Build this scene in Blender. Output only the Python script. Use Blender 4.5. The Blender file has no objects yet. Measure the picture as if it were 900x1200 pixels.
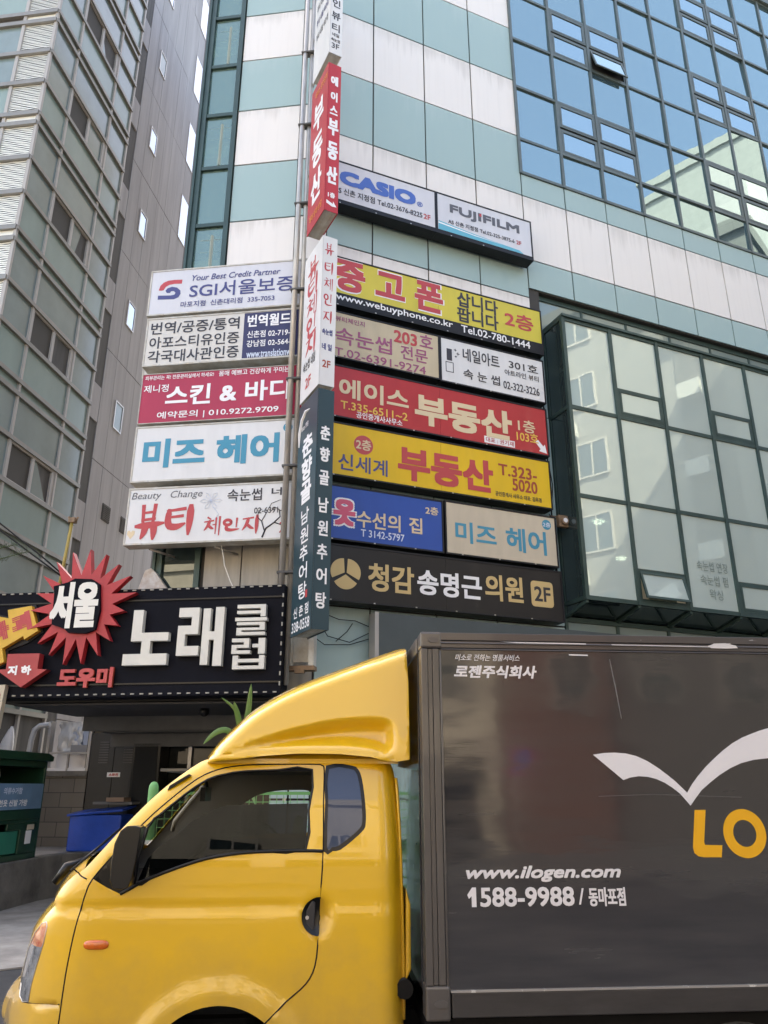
import bpy, bmesh, math, random
from mathutils import Vector, Matrix, geometry
random.seed(7)
R = math.radians
SC = bpy.context.scene
COL = SC.collection
# ---------------------------------------------------------------- camera, sky, sun, exposure
EYE = Vector((0, 0, 1.78))
cam_d = bpy.data.cameras.new('camera'); cam = bpy.data.objects.new('camera', cam_d); COL.objects.link(cam)
cam.location = EYE; cam.rotation_euler = (R(90 + 19.587), 0, 0)
cam_d.sensor_fit = 'VERTICAL'; cam_d.sensor_height = 36; cam_d.lens = 907.3 / 1200 * 36; cam_d.clip_end = 2000
SC.camera = cam
SUN_EL, SUN_AZ = 52, -35            # the sun stands behind the building, azimuth clockwise from +y
world = bpy.data.worlds.new('World'); SC.world = world; world.use_nodes = True
wn = world.node_tree; bg = wn.nodes['Background']
sky = wn.nodes.new('ShaderNodeTexSky'); sky.sky_type = 'NISHITA'; sky.sun_disc = False
sky.sun_elevation = R(SUN_EL); sky.sun_rotation = R(SUN_AZ); sky.air_density = 1.0; sky.dust_density = 4.0; sky.ozone_density = 1.0
wn.links.new(sky.outputs[0], bg.inputs[0]); bg.inputs[1].default_value = 0.15
sun_d = bpy.data.lights.new('sun', 'SUN'); sun_d.energy = 4.0; sun_d.angle = R(0.5); sun_d.color = (1, .95, .87)
sun = bpy.data.objects.new('sun', sun_d); COL.objects.link(sun)
sd = Vector((math.sin(R(SUN_AZ)) * math.cos(R(SUN_EL)), math.cos(R(SUN_AZ)) * math.cos(R(SUN_EL)), math.sin(R(SUN_EL))))
sun.rotation_euler = sd.to_track_quat('Z', 'Y').to_euler(); sun.location = (0, 0, 60)
SC.view_settings.view_transform = 'Standard'; SC.view_settings.look = 'None'
SC.view_settings.exposure = 2.4; SC.view_settings.gamma = 1
SC.view_settings.use_white_balance = True; SC.view_settings.white_balance_temperature = 7600; SC.view_settings.white_balance_tint = 10
SC.render.engine = 'CYCLES'; SC.cycles.max_bounces = 8; SC.cycles.transparent_max_bounces = 12
SC.cycles.sample_clamp_indirect = 6

# ---------------------------------------------------------------- measured layout (metres)
class Frame:                        # a vertical plane: u runs along it, o stands out towards the street, z up
    def __init__(s, x, y, h):
        s.x, s.y, s.h = x, y, R(h); s.d = (math.cos(s.h), math.sin(s.h)); s.n = (-math.sin(s.h), math.cos(s.h))
    def w(s, u, o, z): return Vector((s.x + s.d[0]*u - s.n[0]*o, s.y + s.d[1]*u - s.n[1]*o, z))
HL, HR = -7.31, 23.27
RS = Frame(-1.5806, 12.5, HR)       # fronts of the signs on the right facade
LS = Frame(-1.5806, 12.5, HL)       # fronts of the signs on the left facade
RF = Frame(-1.1795, 13.0535, HR)    # right facade
LF = Frame(-1.1795, 13.0535, HL)    # left facade
TF = Frame(-.9485, 4.35, 4.7)       # near side of the truck
WF = Frame(0, 0, 0)                 # the world itself (u = x, o = -y)
T2 = Frame(-8.1192, 14.0, 82.69)    # right face of the glass tower and the grey tower
T1 = Frame(-8.1192, 14.0, HL)       # front face of the glass tower
BL = Frame(-1.0815, 11.3, 27.0)     # narrow faces of the blade signs on the corner

# ---------------------------------------------------------------- helpers
def link(o): COL.objects.link(o); return o
class Thing: pass
def thing(name, label, cat, fr, u=0, o=0, z=0, group=None, kind=None, yaw=0):
    e = bpy.data.objects.new(name, None); link(e); e.empty_display_size = .2
    e.location = fr.w(u, o, z); e.rotation_euler = (0, 0, fr.h + yaw)
    if label: e['label'] = label; e['category'] = cat
    if group: e['group'] = group
    if kind: e['kind'] = kind
    t = Thing(); t.e = e; t.b = (u, o, z); t.fr = fr; return t
class MB:
    def __init__(s, t=None, fr=None):            # fr: give the points in another plane's coordinates
        s.t = t; s.fr = fr; s.b = t.b if t else (0, 0, 0); s.v = []; s.f = []; s.m = []; s.uv = {}; s.mi = 0; s.sm = []
        s.smooth = False
    def p(s, u, o, z):
        if s.fr:
            q = s.fr.w(u, o, z); f = s.t.fr if s.t else WF; dx, dy = q.x - f.x, q.y - f.y
            u = dx * f.d[0] + dy * f.d[1]; o = -(dx * f.n[0] + dy * f.n[1])
        s.v.append((u - s.b[0], -(o - s.b[1]), z - s.b[2])); return len(s.v) - 1
    def face(s, idx, uv=None):
        s.f.append(tuple(idx)); s.m.append(s.mi); s.sm.append(s.smooth)
        if uv: s.uv[len(s.f) - 1] = uv
    def quad(s, a, b, c, d): s.face([s.p(*q) for q in (a, b, c, d)])
    def box(s, u0, u1, o0, o1, z0, z1, uv=None):
        k = [s.p(u, o, z) for z in (z0, z1) for o in (o0, o1) for u in (u0, u1)]
        for q in ((0, 1, 3, 2), (4, 6, 7, 5), (0, 4, 5, 1), (1, 5, 7, 3), (0, 2, 6, 4)): s.face([k[i] for i in q])
        s.face([k[i] for i in (2, 3, 7, 6)], uv)
        return s
    def prism(s, pts, o0, o1, holes=None):           # polygon in (u,z) extruded along o
        n = len(pts); a = [s.p(u, o0, z) for u, z in pts]; b = [s.p(u, o1, z) for u, z in pts]
        tri = geometry.tessellate_polygon([[Vector((u, z, 0)) for u, z in pts]])
        for t in tri: s.face([b[i] for i in t]); s.face([a[i] for i in reversed(t)])
        for i in range(n): j = (i + 1) % n; s.face((a[i], a[j], b[j], b[i]))
        return s
    def slab(s, pts, z0, z1):                         # polygon in (u,o) extruded along z
        n = len(pts); a = [s.p(u, o, z0) for u, o in pts]; b = [s.p(u, o, z1) for u, o in pts]
        tri = geometry.tessellate_polygon([[Vector((u, o, 0)) for u, o in pts]])
        for t in tri: s.face([b[i] for i in t]); s.face([a[i] for i in reversed(t)])
        for i in range(n): j = (i + 1) % n; s.face((a[i], a[j], b[j], b[i]))
        return s
    def tube(s, pts, r, n=8, caps=True):
        rr = r if isinstance(r, (list, tuple)) else [r] * len(pts)
        P = [Vector(q) for q in pts]; rings = []; sm = s.smooth; s.smooth = n > 5
        up = Vector((0, 0, 1)); prev = None
        for i, q in enumerate(P):
            t = (P[min(i + 1, len(P) - 1)] - P[max(i - 1, 0)]).normalized()
            a = prev if prev is not None else (up if abs(t.z) < .9 else Vector((1, 0, 0)))
            x = (a - t * a.dot(t)); x = x.normalized() if x.length > 1e-6 else t.orthogonal().normalized()
            prev = x; y = t.cross(x)
            rings.append([s.p(*(q + (x * math.cos(k * 2 * math.pi / n) + y * math.sin(k * 2 * math.pi / n)) * rr[i])) for k in range(n)])
        for A, B in zip(rings, rings[1:]):
            for k in range(n): s.face((A[k], A[(k + 1) % n], B[(k + 1) % n], B[k]))
        s.smooth = False
        if caps: s.face(list(reversed(rings[0]))); s.face(rings[-1])
        s.smooth = sm; return s
    def disc(s, c, r0, o0, o1, n=24, ru=None):        # a short round plate facing the street
        ru = ru or r0
        return s.prism([(c[0] + ru * math.cos(2 * math.pi * k / n), c[1] + r0 * math.sin(2 * math.pi * k / n)) for k in range(n)], o0, o1)
    def lathe(s, c, prof, n=16):                      # prof: (radius, z) about a vertical axis at c=(u,o)
        sm = s.smooth; s.smooth = True; rings = [[s.p(c[0] + r * math.cos(2*math.pi*k/n), c[1] + r * math.sin(2*math.pi*k/n), z) for k in range(n)] for r, z in prof]
        for A, B in zip(rings, rings[1:]):
            for k in range(n): s.face((A[k], A[(k+1) % n], B[(k+1) % n], B[k]))
        s.face(list(reversed(rings[0]))); s.face(rings[-1]); s.smooth = sm; return s
    def build(s, name, mats, parent=None, bevel=0, fix=True, label=None, angle=None):
        me = bpy.data.meshes.new(name); me.from_pydata(s.v, [], s.f)
        for m in (mats if isinstance(mats, (list, tuple)) else [mats]): me.materials.append(m)
        me.polygons.foreach_set('material_index', s.m); me.polygons.foreach_set('use_smooth', s.sm)
        if s.uv:
            L = me.uv_layers.new(name='UVMap')
            for fi, q in s.uv.items():
                for li, c in zip(me.polygons[fi].loop_indices, q): L.data[li].uv = c
        if fix:
            bm = bmesh.new(); bm.from_mesh(me); bmesh.ops.recalc_face_normals(bm, faces=bm.faces); bm.to_mesh(me); bm.free()
        me.update()
        o = link(bpy.data.objects.new(name, me))
        if parent is not None: o.parent = parent.e if isinstance(parent, Thing) else parent
        if bevel:
            b = o.modifiers.new('bevel', 'BEVEL'); b.width = bevel; b.segments = 2; b.limit_method = 'ANGLE'; b.angle_limit = R(40)
        if label: o['label'] = label
        return o
def single(o, label, cat, group=None, kind=None):
    if label: o['label'] = label; o['category'] = cat
    if group: o['group'] = group
    if kind: o['kind'] = kind
    return o

# ---- lettering: a text is set, turned into a mesh and fitted into the box it fills on the sign
_tc = {}
def text_mesh(body, shear):
    k = (body, shear)
    if k not in _tc:
        c = bpy.data.curves.new('t', 'FONT'); c.body = body; c.size = 1; c.resolution_u = 3; c.shear = shear
        o = link(bpy.data.objects.new('t', c)); bpy.context.view_layer.update()
        dg = bpy.context.evaluated_depsgraph_get(); me = bpy.data.meshes.new_from_object(o.evaluated_get(dg))
        V = [tuple(v.co) for v in me.vertices]; F = [tuple(p.vertices) for p in me.polygons]
        bpy.data.objects.remove(o); bpy.data.curves.remove(c); bpy.data.meshes.remove(me); _tc[k] = (V, F)
    return _tc[k]
def lettering(t, body, u0, u1, z0, z1, m, o, bold=.03, shear=0, name='lettering', depth=0, mapf=None, parent=None, fr=None):
    V, F = text_mesh(body, shear)
    x0 = min(v[0] for v in V); x1 = max(v[0] for v in V); y0 = min(v[1] for v in V); y1 = max(v[1] for v in V)
    b = bold * (z1 - z0); su = (u1 - u0 - 2*b) / max(x1 - x0, 1e-6); sz = (z1 - z0 - 2*b) / max(y1 - y0, 1e-6)
    mb = MB(t, fr); sh = [(0, 0)] if bold == 0 else [(0, 0)] + [(x * b, y * b) for x in (-1, 0, 1) for y in (-1, 0, 1) if x or y]
    for i, (du, dz) in enumerate(sh):
        n = len(mb.v); oo = o + .00025 * i
        for x, y, _ in V:
            q = (u0 + b + (x - x0) * su + du, oo, z0 + b + (y - y0) * sz + dz)
            mb.p(*(mapf(*q) if mapf else q))
        for f in F: mb.face([n + k for k in f])
    return mb.build(name, m, parent if parent is not None else t, fix=False)
DATA = {"TXR":{"phone":[["중 고 폰","red",0.655,3.052,10.949,11.671],["삽니다","ink",3.387,4.38,11.284,11.652],["팝니다","ink",3.373,4.375,10.916,11.278],["2층","red",4.539,5.264,11.101,11.487],["www.webuyphone.co.kr","white",0.694,3.254,10.66,10.851],["Tel.02-780-1444","white",3.449,5.135,10.658,10.832]],"lash":[["뷰티체인지","plum",0.704,1.306,10.226,10.342],["속눈썹","plum",0.699,1.886,9.739,10.104],["203","red",1.927,2.435,10.062,10.339],["호","plum",2.491,2.786,10.094,10.386],["전문","plum",2.074,2.666,9.723,10.03],["T.02-6391-9274","plum",0.695,2.618,9.473,9.649]],"nail":[["네일아트","ink",3.471,4.342,9.999,10.302],["301호","ink",4.57,5.291,10.086,10.277],["속 눈 썹","ink",3.469,4.33,9.593,9.817],["아트라인 뷰티","ink",4.457,5.297,9.894,10.027],["02-322-3226","ink",4.41,5.295,9.563,9.742]],"ace":[["에이스","sand",0.805,2.233,8.606,9.022],["부동산","sand",2.363,4.557,8.364,9.03],["T.335-6511~2","gold",0.843,2.208,8.377,8.541],["공인중개사사무소","white",1.155,2.095,8.245,8.375],["1층","sand",4.701,5.117,8.643,8.925],["103호","gold",4.653,5.177,8.434,8.647],["대표 : 권기재","red",3.925,4.572,8.267,8.371]],"yellow":[["2층","sand",1.157,1.457,7.61,7.824],["신세계","navy",0.82,1.788,7.157,7.482],["부동산","red",1.998,4.047,7.159,7.846],["T.323-","darkred",4.18,5.074,7.594,7.841],["5020","darkred",4.482,5.068,7.307,7.569],["공인중개사 사무소 대표: 김옥경","ink",4.078,5.146,7.139,7.239]],"blue":[["옷","pink",0.75,1.162,6.103,6.596],["수선의","sand",1.188,2.041,6.116,6.433],["집","sand",2.215,2.477,6.137,6.443],["T 3142-5797","pale",1.271,2.116,5.948,6.084],["2층","sand",2.549,2.817,6.542,6.702]],"hair2":[["미즈","teal",3.165,4.051,6.081,6.503],["헤어","teal",4.264,5.186,6.041,6.527],["2층","pale",5.135,5.311,6.637,6.739]],"clinic":[["청감","gold2",1.418,2.298,4.987,5.487],["송명근","white",2.361,3.682,5.014,5.475],["의원","gold2",3.752,4.579,5.035,5.536],["2F","ink",4.829,5.196,5.116,5.405]],"casio":[["CASIO","cblue",0.719,2.46,13.531,13.89],["®","cblue",2.487,2.623,13.554,13.686],["AS 신촌 지정점 Tel.02-3676-8225","ink",0.597,2.612,13.267,13.434],["2F","red",2.641,2.807,13.279,13.41]],"fuji":[["FUJIFILM","grey",3.287,5.077,13.597,13.889],["AS 신촌 지정점 Tel.02-325-3875-6","ink",3.239,4.924,13.349,13.474],["2F","red",4.973,5.106,13.351,13.455]]},"TXL":{"sgi":[["Your Best Credit Partner","navy",-2.198,-0.422,11.125,11.259],["SGI서울보증","navy",-2.225,-0.137,10.725,11.067],["마포지점  신촌대리점  335-7053","navy",-2.38,-0.514,10.529,10.66]],"trans":[["번역/공증/통역","ink",-2.924,-1.168,9.957,10.226],["아포스티유인증","ink",-2.927,-1.157,9.646,9.902],["각국대사관인증","ink",-2.927,-1.146,9.341,9.603],["번역월드","white",-1.01,-0.174,9.973,10.239],["신촌점 02-719-","white",-1.002,-0.172,9.739,9.887],["강남점 02-564-","white",-1.0,-0.164,9.54,9.684],["www.translationw","pale",-0.991,-0.145,9.31,9.469]],"skin":[["피부관리는 꼭! 전문관리실에서 하세요!","white",-2.92,-1.589,8.969,9.059],["몸매 예쁘고 건강하게 꾸미는","white",-1.492,-0.154,8.96,9.076],["제니정","white",-2.925,-2.446,8.706,8.865],["스킨 & 바디","white",-2.486,-0.136,8.406,8.827],["예약문의 | 010.9272.9709","white",-2.616,-0.323,8.131,8.295]],"hair":[["미즈 헤어","teal",-2.805,-0.274,7.174,7.745],["2","white",-0.184,-0.128,7.792,7.883]],"beauty":[["Beauty   Change","grey",-2.916,-1.617,6.547,6.717],["뷰티","red",-2.807,-1.714,5.848,6.453],["체인지","red",-1.568,-0.545,5.87,6.184],["속눈썹","ink",-1.159,-0.539,6.468,6.695],["네","ink",-0.372,-0.122,6.539,6.694],["02-6391-9","ink",-0.663,-0.107,6.224,6.334],["2","red",-0.205,-0.106,5.862,6.056]]},"TXK":[["노",-2.561,-1.83,3.608,4.498],["래",-1.68,-0.928,3.576,4.512],["클",-0.743,-0.223,4.047,4.537],["럽",-0.772,-0.233,3.515,3.996],["도우미",-3.641,-2.711,3.277,3.593]],"TXB":[["미소로 전하는 명품서비스",1.345,1.713,2.45,2.487],["로젠주식회사",1.335,1.805,2.355,2.426],["www.ilogen.com",1.367,2.184,1.321,1.398],["1588-9988",1.374,1.926,1.208,1.298],["/",1.949,1.978,1.214,1.29],["동마포점",2.002,2.197,1.205,1.293]],"TK":{"outline":[[-1.034,0.623],[-1.039,0.66],[-0.995,0.732],[-0.904,0.808],[-0.9,0.847],[-0.881,0.947],[-0.853,1.065],[-0.792,1.144],[-0.73,1.209],[-0.73,1.24],[-0.685,1.309],[-0.629,1.359],[-0.583,1.387],[-0.514,1.463],[-0.421,1.575],[-0.323,1.686],[-0.238,1.771],[-0.149,1.845],[-0.068,1.903],[-0.01,1.928],[0.132,1.944],[0.249,1.954],[0.484,1.964],[0.723,1.962],[0.915,1.951],[0.973,1.933],[1.008,1.897],[1.026,1.829],[1.039,1.617],[1.048,1.325],[1.055,1.004],[1.057,0.678]],"door":[[-0.611,0.712],[-0.606,0.912],[-0.59,1.083],[-0.57,1.197],[-0.554,1.274],[-0.528,1.341],[-0.436,1.455],[-0.304,1.607],[-0.196,1.711],[-0.058,1.823],[0.05,1.872],[0.16,1.892],[0.295,1.899],[0.57,1.901],[0.615,1.895],[0.629,1.868],[0.629,1.706],[0.633,1.468],[0.624,1.248],[0.619,1.079],[0.606,0.945],[0.562,0.864],[0.471,0.792],[0.365,0.7]],"sail":[[-0.524,1.344],[-0.437,1.462],[-0.308,1.595],[-0.287,1.582],[-0.325,1.304],[-0.382,1.275],[-0.452,1.305]],"window":[[-0.318,1.316],[-0.285,1.58],[-0.218,1.652],[-0.113,1.745],[-0.002,1.821],[0.086,1.847],[0.184,1.863],[0.372,1.87],[0.564,1.873],[0.552,1.663],[0.543,1.473],[0.325,1.466],[0.198,1.459],[0.039,1.436],[-0.112,1.393],[-0.224,1.354]],"qwin":[[0.638,1.895],[0.779,1.896],[0.818,1.875],[0.837,1.83],[0.85,1.749],[0.858,1.659],[0.857,1.599],[0.845,1.567],[0.786,1.516],[0.723,1.472],[0.683,1.466],[0.637,1.464],[0.638,1.706]],"qglass":[[0.655,1.877],[0.771,1.878],[0.802,1.864],[0.818,1.824],[0.832,1.744],[0.838,1.658],[0.838,1.605],[0.826,1.578],[0.777,1.535],[0.714,1.492],[0.679,1.484],[0.652,1.482],[0.654,1.705]],"seal":[[-0.381,1.275],[-0.325,1.304],[-0.265,1.336],[-0.112,1.393],[0.039,1.436],[0.198,1.459],[0.325,1.466],[0.541,1.469],[0.633,1.466]],"glass":[[-0.307,1.331],[-0.266,1.434],[-0.23,1.481],[-0.13,1.549],[-0.055,1.618],[0.029,1.664],[0.098,1.689],[0.269,1.695],[0.546,1.699],[0.543,1.469],[0.325,1.462],[0.198,1.455],[0.039,1.432],[-0.112,1.389],[-0.224,1.35]],"head":[[-0.897,0.836],[-0.893,0.906],[-0.872,0.999],[-0.834,1.076],[-0.788,1.125],[-0.755,1.137],[-0.746,1.118],[-0.755,1.045],[-0.781,0.947],[-0.802,0.85],[-0.805,0.78],[-0.849,0.77],[-0.882,0.784]],"bumpersplit":[[-0.904,0.808],[-0.849,0.77],[-0.804,0.775],[-0.618,0.793]],"arch":[[-0.111,0.689],[-0.084,0.706],[-0.031,0.744],[0.048,0.775],[0.14,0.784],[0.233,0.771],[0.317,0.737],[0.373,0.697],[0.395,0.679]],"crease":[[-0.724,1.205],[0.558,1.213]],"misc":[[-0.471,1.05],[0.582,1.166],[0.546,1.336],[-0.37,1.442],[-0.388,1.304],[-0.636,1.374]],"signal":[[-0.533,1.05],[-0.409,1.049],[-0.473,1.069],[-0.468,1.026]],"handle":[[0.532,1.163],[0.625,1.162],[0.579,1.25],[0.584,1.077]],"defl":[[-0.013,1.909],[-0.009,1.92],[0.037,1.991],[0.128,2.087],[0.233,2.187],[0.399,2.291],[0.587,2.376],[0.796,2.457],[0.95,2.515],[1.075,2.56],[1.111,2.569],[1.109,2.359],[1.103,2.112],[1.099,1.926],[1.032,1.915],[0.966,1.917],[0.881,1.939],[0.711,1.954],[0.487,1.956],[0.306,1.944],[0.141,1.924]],"scoop":[[0.06,1.95],[0.204,2.018],[0.41,2.089],[0.622,2.14],[0.796,2.162],[0.941,2.163],[1.009,2.14],[1.036,2.088],[1.039,2.017],[1.023,1.962],[0.966,1.939],[0.881,1.962],[0.711,1.975],[0.486,1.974],[0.254,1.964]],"box":[[1.158,2.6],[1.145,0.731],[1.263,2.607],[1.261,2.53],[1.279,0.843],[1.275,0.723],[3.193,2.582],[2.89,0.837],[2.87,0.72],[1.261,2.501],[1.222,2.5]],"bird":[[2.09,1.949],[2.152,1.958],[2.213,1.96],[2.274,1.956],[2.334,1.942],[2.393,1.916],[2.45,1.88],[2.495,1.846],[2.539,1.81],[2.596,1.753],[2.629,1.796],[2.665,1.835],[2.716,1.884],[2.765,1.924],[2.829,1.972],[2.891,2.012],[2.953,2.043],[3.014,2.065],[3.061,2.081],[3.108,2.093],[3.187,2.106],[3.292,2.117],[3.395,2.117],[3.535,2.101],[3.683,2.064],[3.577,1.993],[3.472,1.922],[3.373,1.937],[3.272,1.943],[3.17,1.94],[3.08,1.933],[3.003,1.925],[2.925,1.907],[2.858,1.88],[2.791,1.844],[2.735,1.807],[2.68,1.767],[2.645,1.731],[2.606,1.688],[2.555,1.749],[2.517,1.779],[2.477,1.804],[2.431,1.824],[2.383,1.835],[2.335,1.838],[2.285,1.831],[2.247,1.818]],"L":[[2.626,1.666],[2.687,1.666],[2.656,1.506],[2.66,1.492],[2.754,1.49],[2.742,1.431],[2.644,1.432],[2.615,1.437],[2.595,1.453],[2.591,1.48]],"Oc":[[2.888,1.548],[3.007,1.547],[2.908,1.67],[2.952,1.548],[2.899,1.615]],"G":[[3.071,1.668],[3.802,1.424]],"mirror":[[-0.384,1.315],[-0.403,1.357],[-0.405,1.433],[-0.399,1.519],[-0.376,1.578],[-0.349,1.598],[-0.307,1.6],[-0.277,1.593],[-0.279,1.53],[-0.289,1.425],[-0.298,1.356],[-0.311,1.322],[-0.342,1.311]],"wiper":[[-0.833,1.285],[-0.778,1.353],[-0.727,1.392],[-0.678,1.409],[-0.699,1.353],[-0.753,1.301]]}}
# ---------------------------------------------------------------- materials
def nodes(name):
    m = bpy.data.materials.new(name); m.use_nodes = True; nt = m.node_tree
    return m, nt, nt.nodes['Principled BSDF'], lambda t: nt.nodes.new(t), nt.links.new
def C4(c): return (c[0], c[1], c[2], 1)
def mat(name, c, rough=.5, metal=0, var=0, scale=3, stretch=(1, 1, 1), dark=None, bump=0, bscale=40, coat=0, spec=.5, emit=0, rvar=0):
    m, nt, b, N, L = nodes(name)
    b.inputs['Base Color'].default_value = C4(c); b.inputs['Roughness'].default_value = rough; b.inputs['Metallic'].default_value = metal
    b.inputs['Specular IOR Level'].default_value = spec; b.inputs['Coat Weight'].default_value = coat; b.inputs['Coat Roughness'].default_value = .04
    if emit: b.inputs['Emission Color'].default_value = C4(c); b.inputs['Emission Strength'].default_value = emit
    tc = N('ShaderNodeTexCoord')
    if var or rvar:
        mp = N('ShaderNodeMapping'); mp.inputs['Scale'].default_value = stretch; L(tc.outputs['Object'], mp.inputs[0])
        n = N('ShaderNodeTexNoise'); n.inputs['Scale'].default_value = scale; n.inputs['Detail'].default_value = 6; n.inputs['Roughness'].default_value = .6
        L(mp.outputs[0], n.inputs['Vector'])
        if var:
            r = N('ShaderNodeValToRGB'); d = dark or tuple(x * (1 - var) for x in c)
            r.color_ramp.elements[0].position = .3; r.color_ramp.elements[0].color = C4(d)
            r.color_ramp.elements[1].position = .7; r.color_ramp.elements[1].color = C4(c)
            L(n.outputs['Fac'], r.inputs[0]); L(r.outputs[0], b.inputs['Base Color'])
        if rvar:
            mr = N('ShaderNodeMapRange'); mr.inputs['To Min'].default_value = max(0, rough - rvar); mr.inputs['To Max'].default_value = rough + rvar
            L(n.outputs['Fac'], mr.inputs[0]); L(mr.outputs[0], b.inputs['Roughness'])
    if bump:
        n2 = N('ShaderNodeTexNoise'); n2.inputs['Scale'].default_value = bscale; n2.inputs['Detail'].default_value = 4
        L(tc.outputs['Object'], n2.inputs['Vector'])
        bp = N('ShaderNodeBump'); bp.inputs['Strength'].default_value = bump; bp.inputs['Distance'].default_value = .01
        L(n2.outputs['Fac'], bp.inputs['Height']); L(bp.outputs[0], b.inputs['Normal'])
    return m
def panel_mat(name, c, stain, amount):
    # metal cladding with rain streaks that run down from each panel's top edge (uv.y = 1)
    m, nt, b, N, L = nodes(name); b.inputs['Roughness'].default_value = .38; b.inputs['Specular IOR Level'].default_value = .4
    uv = N('ShaderNodeUVMap'); sx = N('ShaderNodeSeparateXYZ'); L(uv.outputs[0], sx.inputs[0])
    mp = N('ShaderNodeMapping'); mp.inputs['Scale'].default_value = (5, .3, 1); L(uv.outputs[0], mp.inputs[0])
    n = N('ShaderNodeTexNoise'); n.inputs['Scale'].default_value = 1.6; n.inputs['Detail'].default_value = 5; n.inputs['Roughness'].default_value = .65; L(mp.outputs[0], n.inputs['Vector'])
    n2 = N('ShaderNodeTexNoise'); n2.inputs['Scale'].default_value = .9; n2.inputs['Detail'].default_value = 3; L(uv.outputs[0], n2.inputs['Vector'])
    a = N('ShaderNodeMath'); a.operation = 'MULTIPLY_ADD'; L(n.outputs['Fac'], a.inputs[0]); a.inputs[1].default_value = .9; L(sx.outputs['Y'], a.inputs[2])
    a2 = N('ShaderNodeMath'); a2.operation = 'MULTIPLY_ADD'; L(n2.outputs['Fac'], a2.inputs[0]); a2.inputs[1].default_value = .9; L(a.outputs[0], a2.inputs[2])
    mr = N('ShaderNodeMapRange'); mr.interpolation_type = 'SMOOTHSTEP'; mr.inputs['From Min'].default_value = 1.62; mr.inputs['From Max'].default_value = 2.05; mr.inputs['To Max'].default_value = amount
    L(a2.outputs[0], mr.inputs[0])
    n3 = N('ShaderNodeTexNoise'); n3.inputs['Scale'].default_value = 2.2; n3.inputs['Detail'].default_value = 6; L(mp.outputs[0], n3.inputs['Vector'])
    mr3 = N('ShaderNodeMapRange'); mr3.inputs['From Min'].default_value = .5; mr3.inputs['From Max'].default_value = .85; mr3.inputs['To Max'].default_value = amount * .3; L(n3.outputs['Fac'], mr3.inputs[0])
    mx = N('ShaderNodeMath'); mx.operation = 'MAXIMUM'; L(mr.outputs[0], mx.inputs[0]); L(mr3.outputs[0], mx.inputs[1])
    mix = N('ShaderNodeMix'); mix.data_type = 'RGBA'; mix.inputs['A'].default_value = C4(c); mix.inputs['B'].default_value = C4(stain)
    L(mx.outputs[0], mix.inputs['Factor']); L(mix.outputs['Result'], b.inputs['Base Color'])
    return m
def glass_mat(name, refl, body, mixf, rough=.01, trans=None, wave=0, wscale=1.5, film=0, filmc=(.45, .5, .46)):
    # coated facade glass: a mirror-like coat over dark body glass, or over clear tinted glass when trans is given
    m, nt, b, N, L = nodes(name); out = nt.nodes['Material Output']; nt.nodes.remove(b)
    g = N('ShaderNodeBsdfGlossy'); g.inputs['Color'].default_value = C4(refl); g.inputs['Roughness'].default_value = rough
    if trans: d = N('ShaderNodeBsdfTransparent'); d.inputs['Color'].default_value = C4(trans)
    else: d = N('ShaderNodeBsdfDiffuse'); d.inputs['Color'].default_value = C4(body)
    if film:                                           # dusty film on the pane
        df = N('ShaderNodeBsdfDiffuse'); df.inputs['Color'].default_value = C4(filmc); m0 = N('ShaderNodeMixShader'); m0.inputs[0].default_value = film; L(d.outputs[0], m0.inputs[1]); L(df.outputs[0], m0.inputs[2]); d = m0
    lw = N('ShaderNodeLayerWeight'); lw.inputs['Blend'].default_value = .5; fr = N('ShaderNodeMath'); fr.operation = 'POWER'; fr.inputs[1].default_value = 4.5; L(lw.outputs['Facing'], fr.inputs[0])
    mr = N('ShaderNodeMapRange'); mr.inputs['From Min'].default_value = 0; mr.inputs['From Max'].default_value = 1
    mr.inputs['To Min'].default_value = mixf; mr.inputs['To Max'].default_value = 1; L(fr.outputs[0], mr.inputs[0])
    mx = N('ShaderNodeMixShader'); L(mr.outputs[0], mx.inputs[0]); L(d.outputs[0], mx.inputs[1]); L(g.outputs[0], mx.inputs[2]); L(mx.outputs[0], out.inputs[0])
    if wave:
        tc = N('ShaderNodeTexCoord'); n = N('ShaderNodeTexNoise'); n.inputs['Scale'].default_value = wscale; L(tc.outputs['Object'], n.inputs['Vector'])
        bp = N('ShaderNodeBump'); bp.inputs['Strength'].default_value = wave; bp.inputs['Distance'].default_value = .02; L(n.outputs['Fac'], bp.inputs['Height']); L(bp.outputs[0], g.inputs['Normal'])
    return m
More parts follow.
